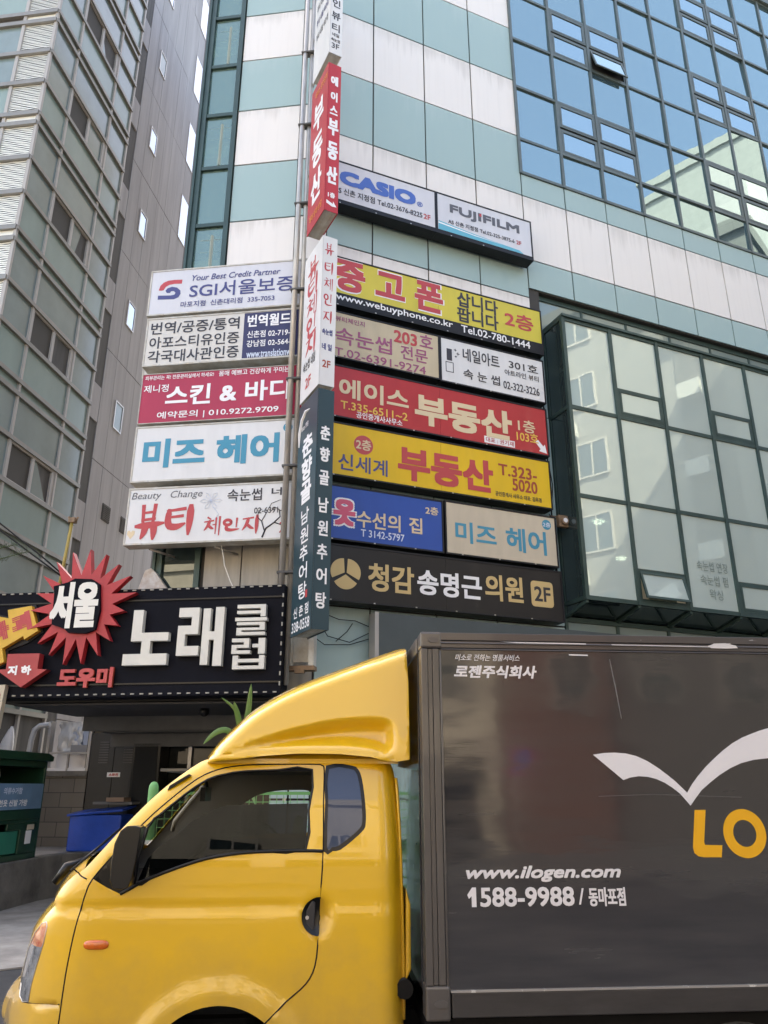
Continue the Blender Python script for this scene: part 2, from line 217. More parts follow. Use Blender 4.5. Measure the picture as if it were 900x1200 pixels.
def brick_mat(name, c1, c2, mortar, bw, bh, rough=.8):
    m, nt, b, N, L = nodes(name); b.inputs['Roughness'].default_value = rough
    tc = N('ShaderNodeTexCoord'); sx = N('ShaderNodeSeparateXYZ'); cb = N('ShaderNodeCombineXYZ'); L(tc.outputs['Object'], sx.inputs[0])
    ad = N('ShaderNodeMath'); L(sx.outputs['X'], ad.inputs[0]); L(sx.outputs['Y'], ad.inputs[1]); L(ad.outputs[0], cb.inputs[0]); L(sx.outputs['Z'], cb.inputs[1])
    br = N('ShaderNodeTexBrick'); br.inputs['Scale'].default_value = 1; br.inputs['Brick Width'].default_value = bw; br.inputs['Row Height'].default_value = bh
    br.inputs['Mortar Size'].default_value = .008; br.inputs['Color1'].default_value = C4(c1); br.inputs['Color2'].default_value = C4(c2); br.inputs['Mortar'].default_value = C4(mortar)
    L(cb.outputs[0], br.inputs['Vector'])
    n = N('ShaderNodeTexNoise'); n.inputs['Scale'].default_value = 2.5; n.inputs['Detail'].default_value = 6; L(tc.outputs['Object'], n.inputs['Vector'])
    mix = N('ShaderNodeMix'); mix.data_type = 'RGBA'; mix.blend_type = 'MULTIPLY'; mix.inputs['Factor'].default_value = .5
    L(br.outputs['Color'], mix.inputs['A']); L(n.outputs['Color'], mix.inputs['B']); 
    rr = N('ShaderNodeValToRGB'); rr.color_ramp.elements[0].color = (.5, .5, .5, 1); L(n.outputs['Fac'], rr.inputs[0]); L(rr.outputs[0], mix.inputs['B'])
    L(mix.outputs['Result'], b.inputs['Base Color']); return m
def chip_mat(name, c, chip, thr, scale, stretch, rough=.3):
    # worn paint: pale chips where the paint has come off
    m, nt, b, N, L = nodes(name); b.inputs['Roughness'].default_value = rough; b.inputs['Coat Weight'].default_value = .3
    tc = N('ShaderNodeTexCoord'); mp = N('ShaderNodeMapping'); mp.inputs['Scale'].default_value = stretch; L(tc.outputs['Object'], mp.inputs[0])
    n = N('ShaderNodeTexNoise'); n.inputs['Scale'].default_value = scale; n.inputs['Detail'].default_value = 8; n.inputs['Roughness'].default_value = .7; L(mp.outputs[0], n.inputs['Vector'])
    r = N('ShaderNodeValToRGB'); r.color_ramp.elements[0].position = thr; r.color_ramp.elements[0].color = C4(c); r.color_ramp.elements[1].position = thr + .015; r.color_ramp.elements[1].color = C4(chip)
    L(n.outputs['Fac'], r.inputs[0]); L(r.outputs[0], b.inputs['Base Color']); return m

M = {}
M['panel_white'] = panel_mat('white cladding', (.80, .75, .705), (.45, .41, .37), .42)
M['panel_teal'] = panel_mat('teal cladding', (.34, .465, .455), (.45, .54, .52), .32)
M['joint'] = mat('cladding joint', (.05, .045, .04), .8)
M['wall'] = mat('render wall', (.33, .37, .36), .8, var=.3, scale=1.5)
M['beige'] = mat('beige wall', (.5, .46, .40), .8, var=.25, scale=2, stretch=(4, 4, .6))
M['green_frame'] = mat('green aluminium', (.048, .086, .076), .4, metal=.3, var=.3, scale=2)
M['grey_frame'] = mat('grey green aluminium', (.12, .145, .135), .42, metal=.3, var=.2, scale=3)
M['glass_blue'] = glass_mat('blue coated glass', (.52, .70, .72), (.07, .11, .125), .5, wave=.14, wscale=.6)
M['glass_bay'] = glass_mat('clear bay glass', (.66, .76, .72), None, .32, trans=(.60, .70, .65), wave=.10, wscale=.7, film=.80, filmc=(.70, .80, .73))
M['glass_dark'] = glass_mat('dark return glass', (.45, .5, .5), (.03, .045, .045), .2)
M['glass_stair'] = glass_mat('stair glass', (.55, .68, .66), None, .2, trans=(.6, .78, .70), wave=.05, film=.38, filmc=(.26, .38, .34))
M['glass_tower'] = mat('frosted green glass', (.29, .39, .365), .2, var=.22, scale=.7, stretch=(1, 1, .4), spec=.35)
M['glass_tower2'] = mat('grey blue glass', (.25, .325, .325), .14, var=.25, scale=.9, spec=.5)
M['glass_pale'] = glass_mat('pale panel glass', (.6, .68, .65), (.22, .27, .255), .16)
M['clear_glass'] = glass_mat('clear glass', (.8, .85, .85), None, .05, trans=(.72, .76, .74))
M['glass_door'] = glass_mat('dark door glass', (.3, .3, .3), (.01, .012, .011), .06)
M['glass_vent'] = glass_mat('vent glass', (.58, .76, .80), (.06, .09, .12), .6)
M['stair_paint'] = mat('stair paint', (.34, .38, .32), .7)
M['louver'] = mat('pale louver', (.88, .87, .80), .45)
M['rail'] = mat('bronze rail', (.27, .258, .235), .45, metal=.2, var=.2, scale=3)
M['mullion'] = mat('pale mullion', (.42, .39, .36), .45)
M['screen'] = mat('insect screen', (.085, .078, .07), .8)
M['sky_glass'] = glass_mat('sky mirroring pane', (.55, .60, .66), (.4, .45, .5), .7)
M['concrete'] = mat('grey precast', (.45, .438, .45), .75, var=.28, scale=1.1, stretch=(3, 3, .22), bump=.2)
M['conc_dark'] = mat('stained precast', (.13, .125, .12), .8, var=.4, scale=1.5, stretch=(4, 4, .3))
M['housing_dark'] = mat('dark sign housing', (.012, .012, .016), .45, var=.3, spec=.3)
M['housing_white'] = mat('white sign housing', (.62, .62, .58), .5, var=.35, scale=4, dark=(.42, .36, .28))
M['steel'] = mat('galvanised steel', (.56, .53, .50), .35, metal=.45, var=.35, scale=5, stretch=(3, 3, .5))
M['rusty'] = mat('rusty steel', (.30, .19, .11), .75, var=.5, scale=9)
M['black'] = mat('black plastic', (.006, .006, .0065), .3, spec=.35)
M['rubber'] = mat('black rubber', (.007, .007, .0075), .7, spec=.25)
M['asphalt'] = mat('asphalt', (.055, .055, .057), .85, var=.35, scale=5, bump=.6, bscale=120)
M['paving'] = mat('concrete paving', (.40, .365, .325), .85, var=.45, scale=2.2, bump=.3)
M['retain'] = mat('old concrete', (.20, .185, .165), .85, var=.5, scale=2.4, dark=(.085, .08, .07), bump=.5, bscale=25)
M['block'] = brick_mat('block wall', (.20, .18, .155), (.16, .145, .125), (.07, .065, .06), .55, .28)
FACE = {}
def face_mat(name, c, **k):
    FACE[name] = mat(name, c, k.pop('rough', .33), var=k.pop('var', .12), scale=1.3, spec=k.pop('spec', .28), stretch=(2.2, 2.2, .6), coat=k.pop('coat', .05), **k); return FACE[name]
INK = {}
for n_, c_ in dict(red=(.50, .045, .05), darkred=(.36, .05, .02), ink=(.025, .022, .03), white=(.86, .84, .84), plum=(.33, .07, .17), navy=(.055, .06, .20), sand=(.72, .57, .36), gold=(.80, .50, .08),
                   gold2=(.62, .44, .19), pink=(.68, .09, .17), pale=(.62, .68, .80), teal=(.035, .27, .40), cblue=(.05, .13, .46), grey=(.10, .10, .115), cream=(.78, .75, .68), redsign=(.52, .055, .06), swoosh=(.10, .42, .55), orange=(.85, .32, .07)).items():
    INK[n_] = mat('ink ' + n_, c_, .4)
# ================================================================ ground
g = MB(); g.slab([(-150, -150), (150, -150), (150, 150), (-150, 150)], -.3, 0); single(g.build('road', M['asphalt']), None, None, kind='structure')
g = MB(); g.slab([(-5.82, -12.6), (-5.68, -17.5), (-2.2, -17.5), (-2.2, -14.6), (-1.9, -10.5), (-5.2, -8.2), (-9.5, -7.6), (-9.5, -12.2)], .004, .02)
single(g.build('pavement', M['paving']), None, None, kind='structure')
# raised terrace in front of the glass tower, with its retaining wall
EDGE = [(-5.98, 11.3), (-5.82, 13.1), (-5.74, 14.2), (-5.62, 14.7), (-5.4, 15.05), (-4.9, 15.3), (-3.0, 15.15)]
g = MB(); g.slab([(x, -y) for x, y in EDGE] + [(-3.0, -18.2), (-9.0, -19.5), (-9.0, -11.3)], 0, .66)
single(g.build('raised_pavement', M['paving'], bevel=.01), None, None, kind='structure')
lw = MB(); inner = [(x - .22, y + (.22 if x > -5.5 else .05)) for x, y in EDGE]
lw.slab([(x + .02, -y) for x, y in EDGE] + [(x, -y) for x, y in reversed(inner)], 0, .687)
single(lw.build('retaining_wall', M['retain'], bevel=.02), 'low stained concrete retaining wall along the edge of the raised terrace', 'wall')

# ================================================================ the tiled office building on the corner
ob = thing('office_building', 'teal and white panelled office building covered with shop signs', 'building', RF)
TOP = 26.95
mb = MB(ob)
def lf(u, o):        # left-facade coordinates seen from the right facade's frame
    q = LF.w(u, o, 0); dx, dy = q.x - RF.x, q.y - RF.y
    return (dx * RF.d[0] + dy * RF.d[1], -(dx * RF.n[0] + dy * RF.n[1]))
foot = [(0, -.04), (30, -.04), (30, -12), lf(-2.0, -12), lf(-2.98, -.04)]
mb.slab(foot, 12.55, TOP)
mb.slab([(0, -.04), (5.18, -.04), (5.18, -12), lf(-2.0, -12), lf(-2.98, -.04)], 3.1, 12.55)
mb.slab([lf(-.35, -.05), (.2, -.05), (5.18, -.05), (5.18, -12), lf(-2.0, -12), lf(-2.98, -3.3), lf(-.35, -3.3)], 0, 3.1)
mb.box(5.18, 30, -12, -5.5, 0, 12.55)
mb.box(5.18, 30, -5.5, -.12, 0, 4.72)
mb.box(17.4, 30, -5.5, -.12, 4.72, 12.55)
mb.build('wall', M['joint'], ob)
# cladding panels
def panel(mb, u0, u1, z0, z1, gap=.017):
    k = random.uniform(0, 50); w = u1 - u0; o = random.uniform(-.004, .004)
    mb.box(u0 + gap, u1 - gap, -.03, o, z0 + gap, z1 - gap, uv=[(k, 0), (k + w, 0), (k + w, 1), (k, 1)])
def course(us, z0, z1, c, fr=None):                 # one horizontal course of panels
    mb = MB(ob, fr)
    for a, b in zip(us, us[1:]): panel(mb, a, b, z0, z1)
    mb.build('teal_cladding' if c == 't' else 'white_cladding', M['panel_teal' if c == 't' else 'panel_white'], ob)
UR = [0, 1.02, 2.33, 3.62, 4.9]
rows = [(11.55, 12.3, 'w'), (12.3, 13.37, 't'), (13.37, 15.2, 'w'), (15.2, 17.03, 't'), (17.03, 18.85, 'w'), (18.85, 20.67, 't'), (20.67, 22.5, 'w'), (22.5, 24.3, 't'), (24.3, 26.1, 'w'), (26.1, 26.95, 't')]
for z0, z1, c in rows: course(UR, z0, z1, c)
UC = [4.9 + 1.265 * k for k in range(11)]
course(UC, 15.2, 15.86, 't'); course(UC, 13.37, 15.2, 'w'); course(UC, 12.56, 13.37, 't')
for z0, z1 in ((0, 2.4), (2.4, 4.75), (4.75, 7.0), (7.0, 9.3), (9.3, 11.55)): course(UR[:-1] + [5.17], z0, z1, 't')
UL = [-2.10, -.67, 0]
rowsL = [(8.5, 10, 't'), (10, 11.5, 't'), (11.5, 13.0, 'w'), (13.0, 14.5, 't'), (14.5, 16.03, 'w'), (16.03, 17.53, 't'), (17.53, 18.94, 'w'), (18.94, 20.45, 't'), (20.45, 21.95, 'w'), (21.95, 24.5, 't'), (24.5, 26.95, 'w')]
for z0, z1, c in rowsL: course(UL, z0, z1, c, LF)
for z0, z1 in ((0, 1.6), (1.6, 3.1)): course([-.67, -.35, 0], z0, z1, 't', LF)
lb = MB(ob, LF)
for a, b in ((-2.05, -1.36), (-1.36, -.67), (-.67, -.02)): lb.box(a + .012, b - .012, -.04, 0, 3.12, 8.48)
lb.build('beige_cladding', M['beige'], ob)

def pane(mbt, name, u0, u1, z0, z1, o, m, parent, tilt=.004, fr=None, th=.012):
    g = MB(mbt, fr); e = [random.uniform(-tilt, tilt) for _ in range(3)]
    k = [g.p(u, o + dd + ee, z) for dd in (-th, 0) for u, z, ee in ((u0, z0, e[0]), (u1, z0, e[1]), (u1, z1, e[1] + e[2] - e[0]), (u0, z1, e[2]))]
    for q in ((4, 5, 6, 7), (3, 2, 1, 0), (0, 1, 5, 4), (1, 2, 6, 5), (2, 3, 7, 6), (3, 0, 4, 7)): g.face([k[i] for i in q])
    return g.build(name, m, parent)
def grid_bars(mb, us, zs, w, o0, o1):
    for u in us: mb.box(u - w/2, u + w/2, o0, o1, zs[0] - w/2, zs[-1] + w/2)
    for z in zs:
        for a, b in zip(us, us[1:]): mb.box(a + w/2, b - w/2, o0 + .002, o1 - .012, z - w/2, z + w/2)
def awning(t, parent, u0, u1, z0, z1, o, opened=0, frame=None, glass=None):
    # a top-hung window: outer frame, sash and pane; opened = how far the bottom edge stands out
    f = MB(t); b = .045
    def ring(a0, a1, c0, c1, w, ob_, ot, d):
        def pt_(u, z, e): return (u, (ob_ + (ot - ob_) * (z - c0) / (c1 - c0)) + e, z)
        for q in ((a0, a0 + w, c0, c1), (a1 - w, a1, c0, c1), (a0 + w, a1 - w, c0, c0 + w), (a0 + w, a1 - w, c1 - w, c1)):
            k = [f.p(*pt_(u, z, e)) for e in (0, d) for u, z in ((q[0], q[2]), (q[1], q[2]), (q[1], q[3]), (q[0], q[3]))]
            for s_ in ((4, 5, 6, 7), (3, 2, 1, 0), (0, 1, 5, 4), (1, 2, 6, 5), (2, 3, 7, 6), (3, 0, 4, 7)): f.face([k[i] for i in s_])
    ring(u0, u1, z0, z1, b, o - .02, o - .02, .05)
    ring(u0 + b, u1 - b, z0 + b, z1 - b, .05, o + opened, o, .035)
    w = f.build('awning_window', frame or M['grey_frame'], parent)
    g = MB(t); a = b + .05
    zz0, zz1 = z0 + a, z1 - a; ob2 = o + opened * .92; ot2 = o + opened * .08; e = random.uniform(-.004, .004)
    k = [g.p(u, q, z) for dd in (0, .008) for u, q, z in ((u0 + a, ob2 + dd + .008, zz0), (u1 - a, ob2 + dd + .008 + e, zz0), (u1 - a, ot2 + dd + .008 + e, zz1), (u0 + a, ot2 + dd + .008, zz1))]
    for q in ((4, 5, 6, 7), (3, 2, 1, 0), (0, 1, 5, 4), (1, 2, 6, 5), (2, 3, 7, 6), (3, 0, 4, 7)): g.face([k[i] for i in q])
    g.build('pane', glass or M['glass_vent'], w); return w
# ---- the blue curtain wall of the upper floors
ZC = [15.89, 16.95, 18.67, 20.34, 22.03, 23.7, 25.4, 26.9]
cw = MB(ob); grid_bars(cw, UC, ZC, .075, -.03, .045); cwo = cw.build('curtain_wall', M['grey_frame'], ob)
for i, (a, b) in enumerate(zip(UC, UC[1:])):
    for j, (c, d) in enumerate(zip(ZC, ZC[1:])):
        if i % 4 in (1, 2) and j in (1, 3, 5):
            mid = (c + d) / 2
            for lo, hi, k in ((c, mid, 0), (mid, d, 1)):
                awning(ob, ob, a + .04, b - .04, lo + .035, hi - .035, .0, .17 if (i, j, k) == (2, 3, 0) else 0)
        else:
            pane(ob, 'glass_pane', a + .03, b - .03, c + .03, d - .03, -.005, M['glass_blue'], cwo, tilt=.016)
rb = MB(ob); rb.box(4.7, 30, -.3, .12, TOP, TOP + .5); rb.box(0, 4.7, -.3, .06, TOP, TOP + .45); rb.build('parapet', M['grey_frame'], ob)
# ---- stair windows on the left edge
ZS = [8.5, 9.96, 11.45, 12.95, 14.47, 15.96, 17.42, 18.96, 20.45, 21.95]
st = MB(ob, LF); st.box(-2.94, -2.86, -.1, .02, 3.12, 26.9); st.box(-2.86, -2.82, -.12, .05, 3.12, 26.9); st.box(-2.21, -2.11, -.12, .04, 3.12, 26.9)
for z in ZS: st.box(-2.82, -2.21, -.1, .035, z - .045, z + .045)
st.box(-2.99, -2.94, -.1, .06, 3.12, 26.9)
sto = st.build('stair_window', M['green_frame'], ob)
for c, d in zip(ZS, ZS[1:]): pane(ob, 'glass_pane', -2.815, -2.215, c + .05, d - .05, -.02, M['glass_stair'], sto, fr=LF)
pane(ob, 'glass_pane', -2.815, -2.215, 3.2, 8.45, -.02, M['glass_dark'], sto, fr=LF)
for z in ZS[1::2]:                                   # landings seen through the stair glass
    si = MB(ob, LF); si.box(-2.82, -2.21, -.038, -.033, z - 1.15, z - .85); si.build('stair_landing', M['stair_paint'], ob)
for z in ZS[::2]:
    si = MB(ob, LF); si.tube([(-2.7, -.036, z + 1.15), (-2.25, -.036, z + 1.15)], .02, 4); si.tube([(-2.7, -.036, z + .85), (-2.25, -.036, z + .85)], .015, 4); si.tube([(-2.45, -.036, z + .1), (-2.45, -.036, z + 1.25)], .05, 4); si.build('stair_railing', M['stair_paint'], ob)

# ---- bay window (second and third floor)
BO = .70; ZB = [5.2, 7.29, 9.27, 11.4]; UB = [5.2, 6.45, 7.77, 9.13, 10.46, 11.8, 13.14, 14.5, 15.9, 17.3]
bw = MB(ob); grid_bars(bw, UB, ZB, .085, BO - .05, BO + .03)
bw.box(5.16, 17.34, -.1, BO + .06, 11.44, 11.5)                                   # bay roof flashing
for z in ZB[:1] + ZB[2:3]: bw.box(5.165, 5.235, .02, BO - .05, z - .04, z + .04)
bw.box(5.165, 5.235, -.02, .05, 4.95, 11.45); bw.box(5.165, 5.235, .05, BO - .05, 11.38, 11.44)
for u in UB: 
    k = [bw.p(u + du, o, z + dz) for du in (-.03, .03) for o, z, dz in ((.0, 4.97, 0), (BO, 5.16, 0), (BO, 5.16, -.06), (0, 4.97, -.06))]
    for q in ((0, 1, 2, 3), (7, 6, 5, 4), (0, 4, 5, 1), (1, 5, 6, 2), (2, 6, 7, 3), (3, 7, 4, 0)): bw.face([k[i] for i in q])
bw.box(5.165, 17.34, -.1, .03, 4.86, 4.95)
bwo = bw.build('bay_window', M['green_frame'], ob)
sof = MB(ob)
for a, b in zip(UB, UB[1:]):
    k = [sof.p(*q) for q in ((a + .03, .02, 4.97), (b - .03, .02, 4.97), (b - .03, BO - .02, 5.15), (a + .03, BO - .02, 5.15))]; sof.face(k)
sof.build('soffit_panel', M['glass_dark'], bwo, fix=False)
for c, d in ((4.99, 6.4), (6.4, 9.23), (9.31, 11.38)):
    g = MB(ob); k = [g.p(u, o, z) for u in (5.19, 5.2) for o, z in ((.05, c), (BO - .06, c + (.18 if c < 5 else 0)), (BO - .06, d), (.05, d))]
    for q in ((0, 1, 2, 3), (7, 6, 5, 4), (0, 4, 5, 1), (1, 5, 6, 2), (2, 6, 7, 3), (3, 7, 4, 0)): g.face([k[i] for i in q])
    g.build('return_pane', M['glass_dark'], bwo)
for i, (a, b) in enumerate(zip(UB, UB[1:])):
    for j, (c, d) in enumerate(zip(ZB, ZB[1:])):
        z0, z1 = c + .04, d - .04
        if i % 2 == 1 and j in (0, 2):
            awning(ob, ob, a + .045, b - .045, c + .045, c + .70, BO - .01, .13 if (i, j) == (1, 0) else 0, M['green_frame'], M['glass_bay'])
            z0 = c + .72
        pane(ob, 'glass_pane', a + .04, b - .04, z0, z1, BO - .01, M['glass_bay'], bwo)
for k, (w_, s_) in enumerate((('속눈썹 연장', .86), ('속눈썹 펌', .76), ('왁싱', .36))):
    lettering(ob, w_, 8.62 - s_/2 - .1, 8.62 + s_/2 - .1, 6.05 - k * .3, 6.27 - k * .3, mat('window vinyl %d' % k, (.20, .24, .21), .5), BO + .006, bold=0, parent=bwo)
tr = MB(ob); tr.box(5.17, 17.4, -.28, -.2, 11.4, 12.56)
for a, b in zip(UB, UB[1:]): pass
tr.build('transom_wall', M['wall'], ob)
tf = MB(ob)
for u in UB: tf.box(u - .03, u + .03, -.2, -.15, 11.5, 12.5)
tf.box(5.17, 17.4, -.2, -.14, 12.42, 12.54); tfo = tf.build('transom_window', M['green_frame'], ob)
for a, b in zip(UB, UB[1:]): pane(ob, 'glass_pane', a + .03, b - .03, 11.5, 12.42, -.17, M['glass_pale'], tfo)
bt = MB(ob)
for u in UB: bt.box(u - .035, u + .035, -.1, .015, 2.6, 4.86)
bt.box(5.17, 17.34, -.1, .012, 2.5, 2.6); bto = bt.build('lower_window', M['green_frame'], ob)
for a, b in zip(UB, UB[1:]): pane(ob, 'glass_pane', a + .035, b - .035, 2.6, 4.86, -.02, M['glass_pale'], bto)
# rooms behind the bay: floor slab, ceiling, back wall, some furniture and two ceiling lamps
rm = MB(ob)
rm.box(5.25, 17.3, -5.4, BO - .13, 5.17, 5.24); rm.box(5.25, 17.3, -5.4, BO - .12, 7.66, 8.2); rm.box(5.25, 17.3, -5.4, -.3, 11.3, 11.38); rm.box(5.25, 17.3, -5.4, -5.3, 5.24, 7.66); rm.box(5.25, 17.3, -3.3, -3.2, 8.2, 11.3)
rm.box(11.4, 11.5, -5.3, .2, 5.24, 7.66); rm.box(5.26, 5.34, -5.3, -.05, 5.24, 7.66); rm.box(5.26, 5.34, -3.2, -.05, 8.2, 11.3)
rm.build('room', mat('plaster', (.62, .60, .54), .8, var=.1), ob)
bl = MB(ob); bl.box(7.0, 7.75, .35, .37, 5.2, 7.0); bl.box(8.0, 9.1, .35, .37, 5.3, 6.9); bl.box(10.55, 11.7, .35, .37, 5.25, 7.2); bl.build('roller_blind', mat('pale blind', (.62, .64, .55), .8, var=.15), ob)
sh = MB(ob)
for k in range(7): sh.box(5.4 + .15 * k, 5.5 + .15 * k, .35, .45, 5.245, 5.4 + .12 * ((k * 37) % 5))
sh.build('shop_goods', mat('goods', (.6, .45, .3), .6, var=.6, scale=9), ob)
lampm = mat('lamp glow', (1, .97, .9), .5, emit=9)
for u, o in ((7.3, -1.3), (9.8, -3.55)):
    lm = MB(ob); lm.lathe((u, o), [(.13, 7.60), (.13, 7.657)], 16); lm.build('ceiling_lamp', lampm, ob)

# ================================================================ frosted glass tower on the left
gt = thing('glass_tower', 'tall tower of frosted green glass panes with a pale louvered corner', 'building', T2)
cr = MB(gt); cr.slab([(.02, -.06), (3.9, -.06), (3.9, -9), (.02, -9)], .0, 34); cr.build('wall', M['conc_dark'], gt)
VF = [0.0, 1.03, 2.9, 3.93]; FL = [.02 + 3.28 * k for k in range(0, 10)]
fr_ = MB(gt); mu = MB(gt)
for z in FL[1:]:
    for zz in (z + .28, z - .02, z + .28 + .98, z + .28 + 1.96): fr_.box(-.03, 3.95, -.02, .07, zz - .05, zz + .05)
    for u in VF: mu.box(u - .035, u + .035, -.03, .045, z - 2.95, z + .3)
fo = fr_.build('rail', M['rail'], gt); mo = mu.build('mullion', M['mullion'], gt)
def tower_pane(u0, u1, z0, z1, k): pane(gt, 'glass_pane', u0 + .03, u1 - .03, z0 + .04, z1 - .04, 0, M['glass_tower'] if k else M['glass_tower2'], fo, tilt=.002)
for z in FL[:-1]:
    zs = [z + .28, z + 1.26, z + 2.24, z + 3.26]
    if zs[-1] < 6: continue
    for i, (a, b) in enumerate(zip(VF, VF[1:])):
        for j in range(3):
            if i == 1 and j == 1 and z > 6:
                w = MB(gt); m_ = (a + b) / 2; sw = .06
                for q in ((a + .03, b - .03, zs[1] + .04, zs[1] + .09), (a + .03, b - .03, zs[2] - .1, zs[2] - .04), (a + .03, a + .08, zs[1] + .09, zs[2] - .1), (m_ - .05, m_ + .05, zs[1] + .09, zs[2] - .1), (b - .16, b - .03, zs[1] + .09, zs[2] - .1)): w.box(q[0], q[1], -.03, .03, q[2], q[3])
                wo = w.build('sliding_window', M['mullion'], gt)
                pane(gt, 'screen', a + .08, m_ - .05, zs[1] + .09, zs[2] - .1, -.01, M['screen'], wo, .001); pane(gt, 'pane', m_ + .05, b - .16, zs[1] + .09, zs[2] - .1, -.02, M['glass_tower2'], wo, .002)
            else: tower_pane(a, b, zs[j], zs[j + 1], j == 0)
for z in FL[1:]:
    sp = MB(gt); sp.box(.01, 3.93, -.05, -.01, z - .01, z + .3); sp.build('spandrel', M['glass_tower'], gt)
# the front face with the louvered corner panels
fl2, mu2 = MB(gt, T1), MB(gt, T1)
for z in FL[1:]:
    for zz in (z + .28, z - .02, z + .28 + .98, z + .28 + 1.96): fl2.box(-3.9, .03, -.02, .075, zz - .06, zz + .06)
    for u in (-.83, -2.2, -3.9): mu2.box(u - .04, u + .04, -.03, .045, z - 2.95, z + .3)
fl2.build('rail', M['rail'], gt); mu2.build('mullion', M['mullion'], gt)
for z in FL[1:-1]:
    zs = [z + .28, z + 1.26, z + 2.24, z + 3.26]
    for j in range(3):
        l = MB(gt, T1); n_ = 16
        for k in range(n_):
            za = zs[j] + .06 + (zs[j + 1] - zs[j] - .12) * k / n_; hh = (zs[j + 1] - zs[j] - .12) / n_
            q = [l.p(u, o, zz + dz) for dz, o in ((0, .006), (hh * .93, -.008)) for u, zz in [(-.79 + .765 * s / 6, za + .008 * math.sin(s * 2.1 + k * 1.7 + j)) for s in range(7)]]
            for s in range(6): l.face((q[s], q[s + 1], q[s + 8], q[s + 7]))
        l.build('louver', M['louver'], gt, fix=False)
        pane(gt, 'glass_pane', -2.17, -.88, zs[j] + .05, zs[j + 1] - .05, 0, M['glass_tower2'] if j else M['glass_tower'], fo, .003, fr=T1)
        pane(gt, 'glass_pane', -3.87, -2.24, zs[j] + .05, zs[j + 1] - .05, 0, M['glass_tower2'], fo, .003, fr=T1)
    l = MB(gt, T1); l.box(-.79, -.02, -.028, -.022, z + .3, z + 3.24); l.build('louver_back', M['louver'], gt)
    l = MB(gt, T1); l.box(-.79, -.02, -.02, .0, z + .03, z + .24); l.build('louver', M['louver'], gt)
l = MB(gt, T1); l.box(-3.9, -.02, -9, -.03, 0, 34); l.build('core', M['conc_dark'], gt)

# ================================================================ grey precast tower behind it
gw = thing('concrete_tower', 'grey precast concrete tower with small windows behind the glass tower', 'building', T2, 4)
c = MB(gw); c.slab([(3.96, -.12), (8.55, -.12), (8.55, -9), (3.96, -9)], 0, 36); c.build('wall', M['conc_dark'], gw)
cl = MB(gw)
SE = [4.46, 5.05, 5.64, 6.23, 6.82, 7.41, 8.0, 8.58]; FZ = [-.01 + 3.275 * k for k in range(12)]
for a, b in zip(SE, SE[1:]):
    for c0, c1 in zip(FZ, FZ[1:]): cl.box(a + .006, b - .006, -.12, random.uniform(-.003, .003), c0 + .01, c1 - .01)
cl.build('cladding', M['concrete'], gw)
pi = MB(gw); pi.box(4.25, 4.45, -.15, -.05, 0, 36)
for z in FZ: pi.box(3.95, 4.4, -.12, .02, z + 1.0, z + 2.0)
pi.build('pilaster', M['concrete'], gw)
for k, z in enumerate(FZ[3:-1]):
    f = MB(gw); z0, z1 = z + 1.26, z + 2.1
    for q in ((5.24, 5.28, z0, z1), (5.68, 5.72, z0, z1), (5.28, 5.68, z0, z0 + .04), (5.28, 5.68, z1 - .04, z1)): f.box(q[0], q[1], -.05, .03, q[2], q[3])
    fo2 = f.build('window', M['steel'], gw)
    pane(gw, 'pane', 5.28, 5.68, z0 + .04, z1 - .04, .012, M['sky_glass'] if k not in (0, 4) else M['glass_tower2'], fo2, .002)
for u in (5.27, 6.36):
    f = MB(gw); f.box(u, u + .44, .0, .02, 8.43, 8.88)
    for s in range(8): f.box(u + .02, u + .42, .02, .035, 8.46 + .05 * s, 8.485 + .05 * s)
    f.build('vent_grille', M['conc_dark'], gw)
for z in FZ[5:-1]:
    f = MB(gw); z0 = z + .04; f.box(7.98, 8.56, .0, .02, z0 - .04, z0); f.box(7.95, 7.99, 0, .02, z0, z0 + 1.75)
    fo2 = f.build('corner_window', M['steel'], gw); pane(gw, 'pane', 7.99, 8.56, z0, z0 + 1.75, .012, M['sky_glass'], fo2, .002)
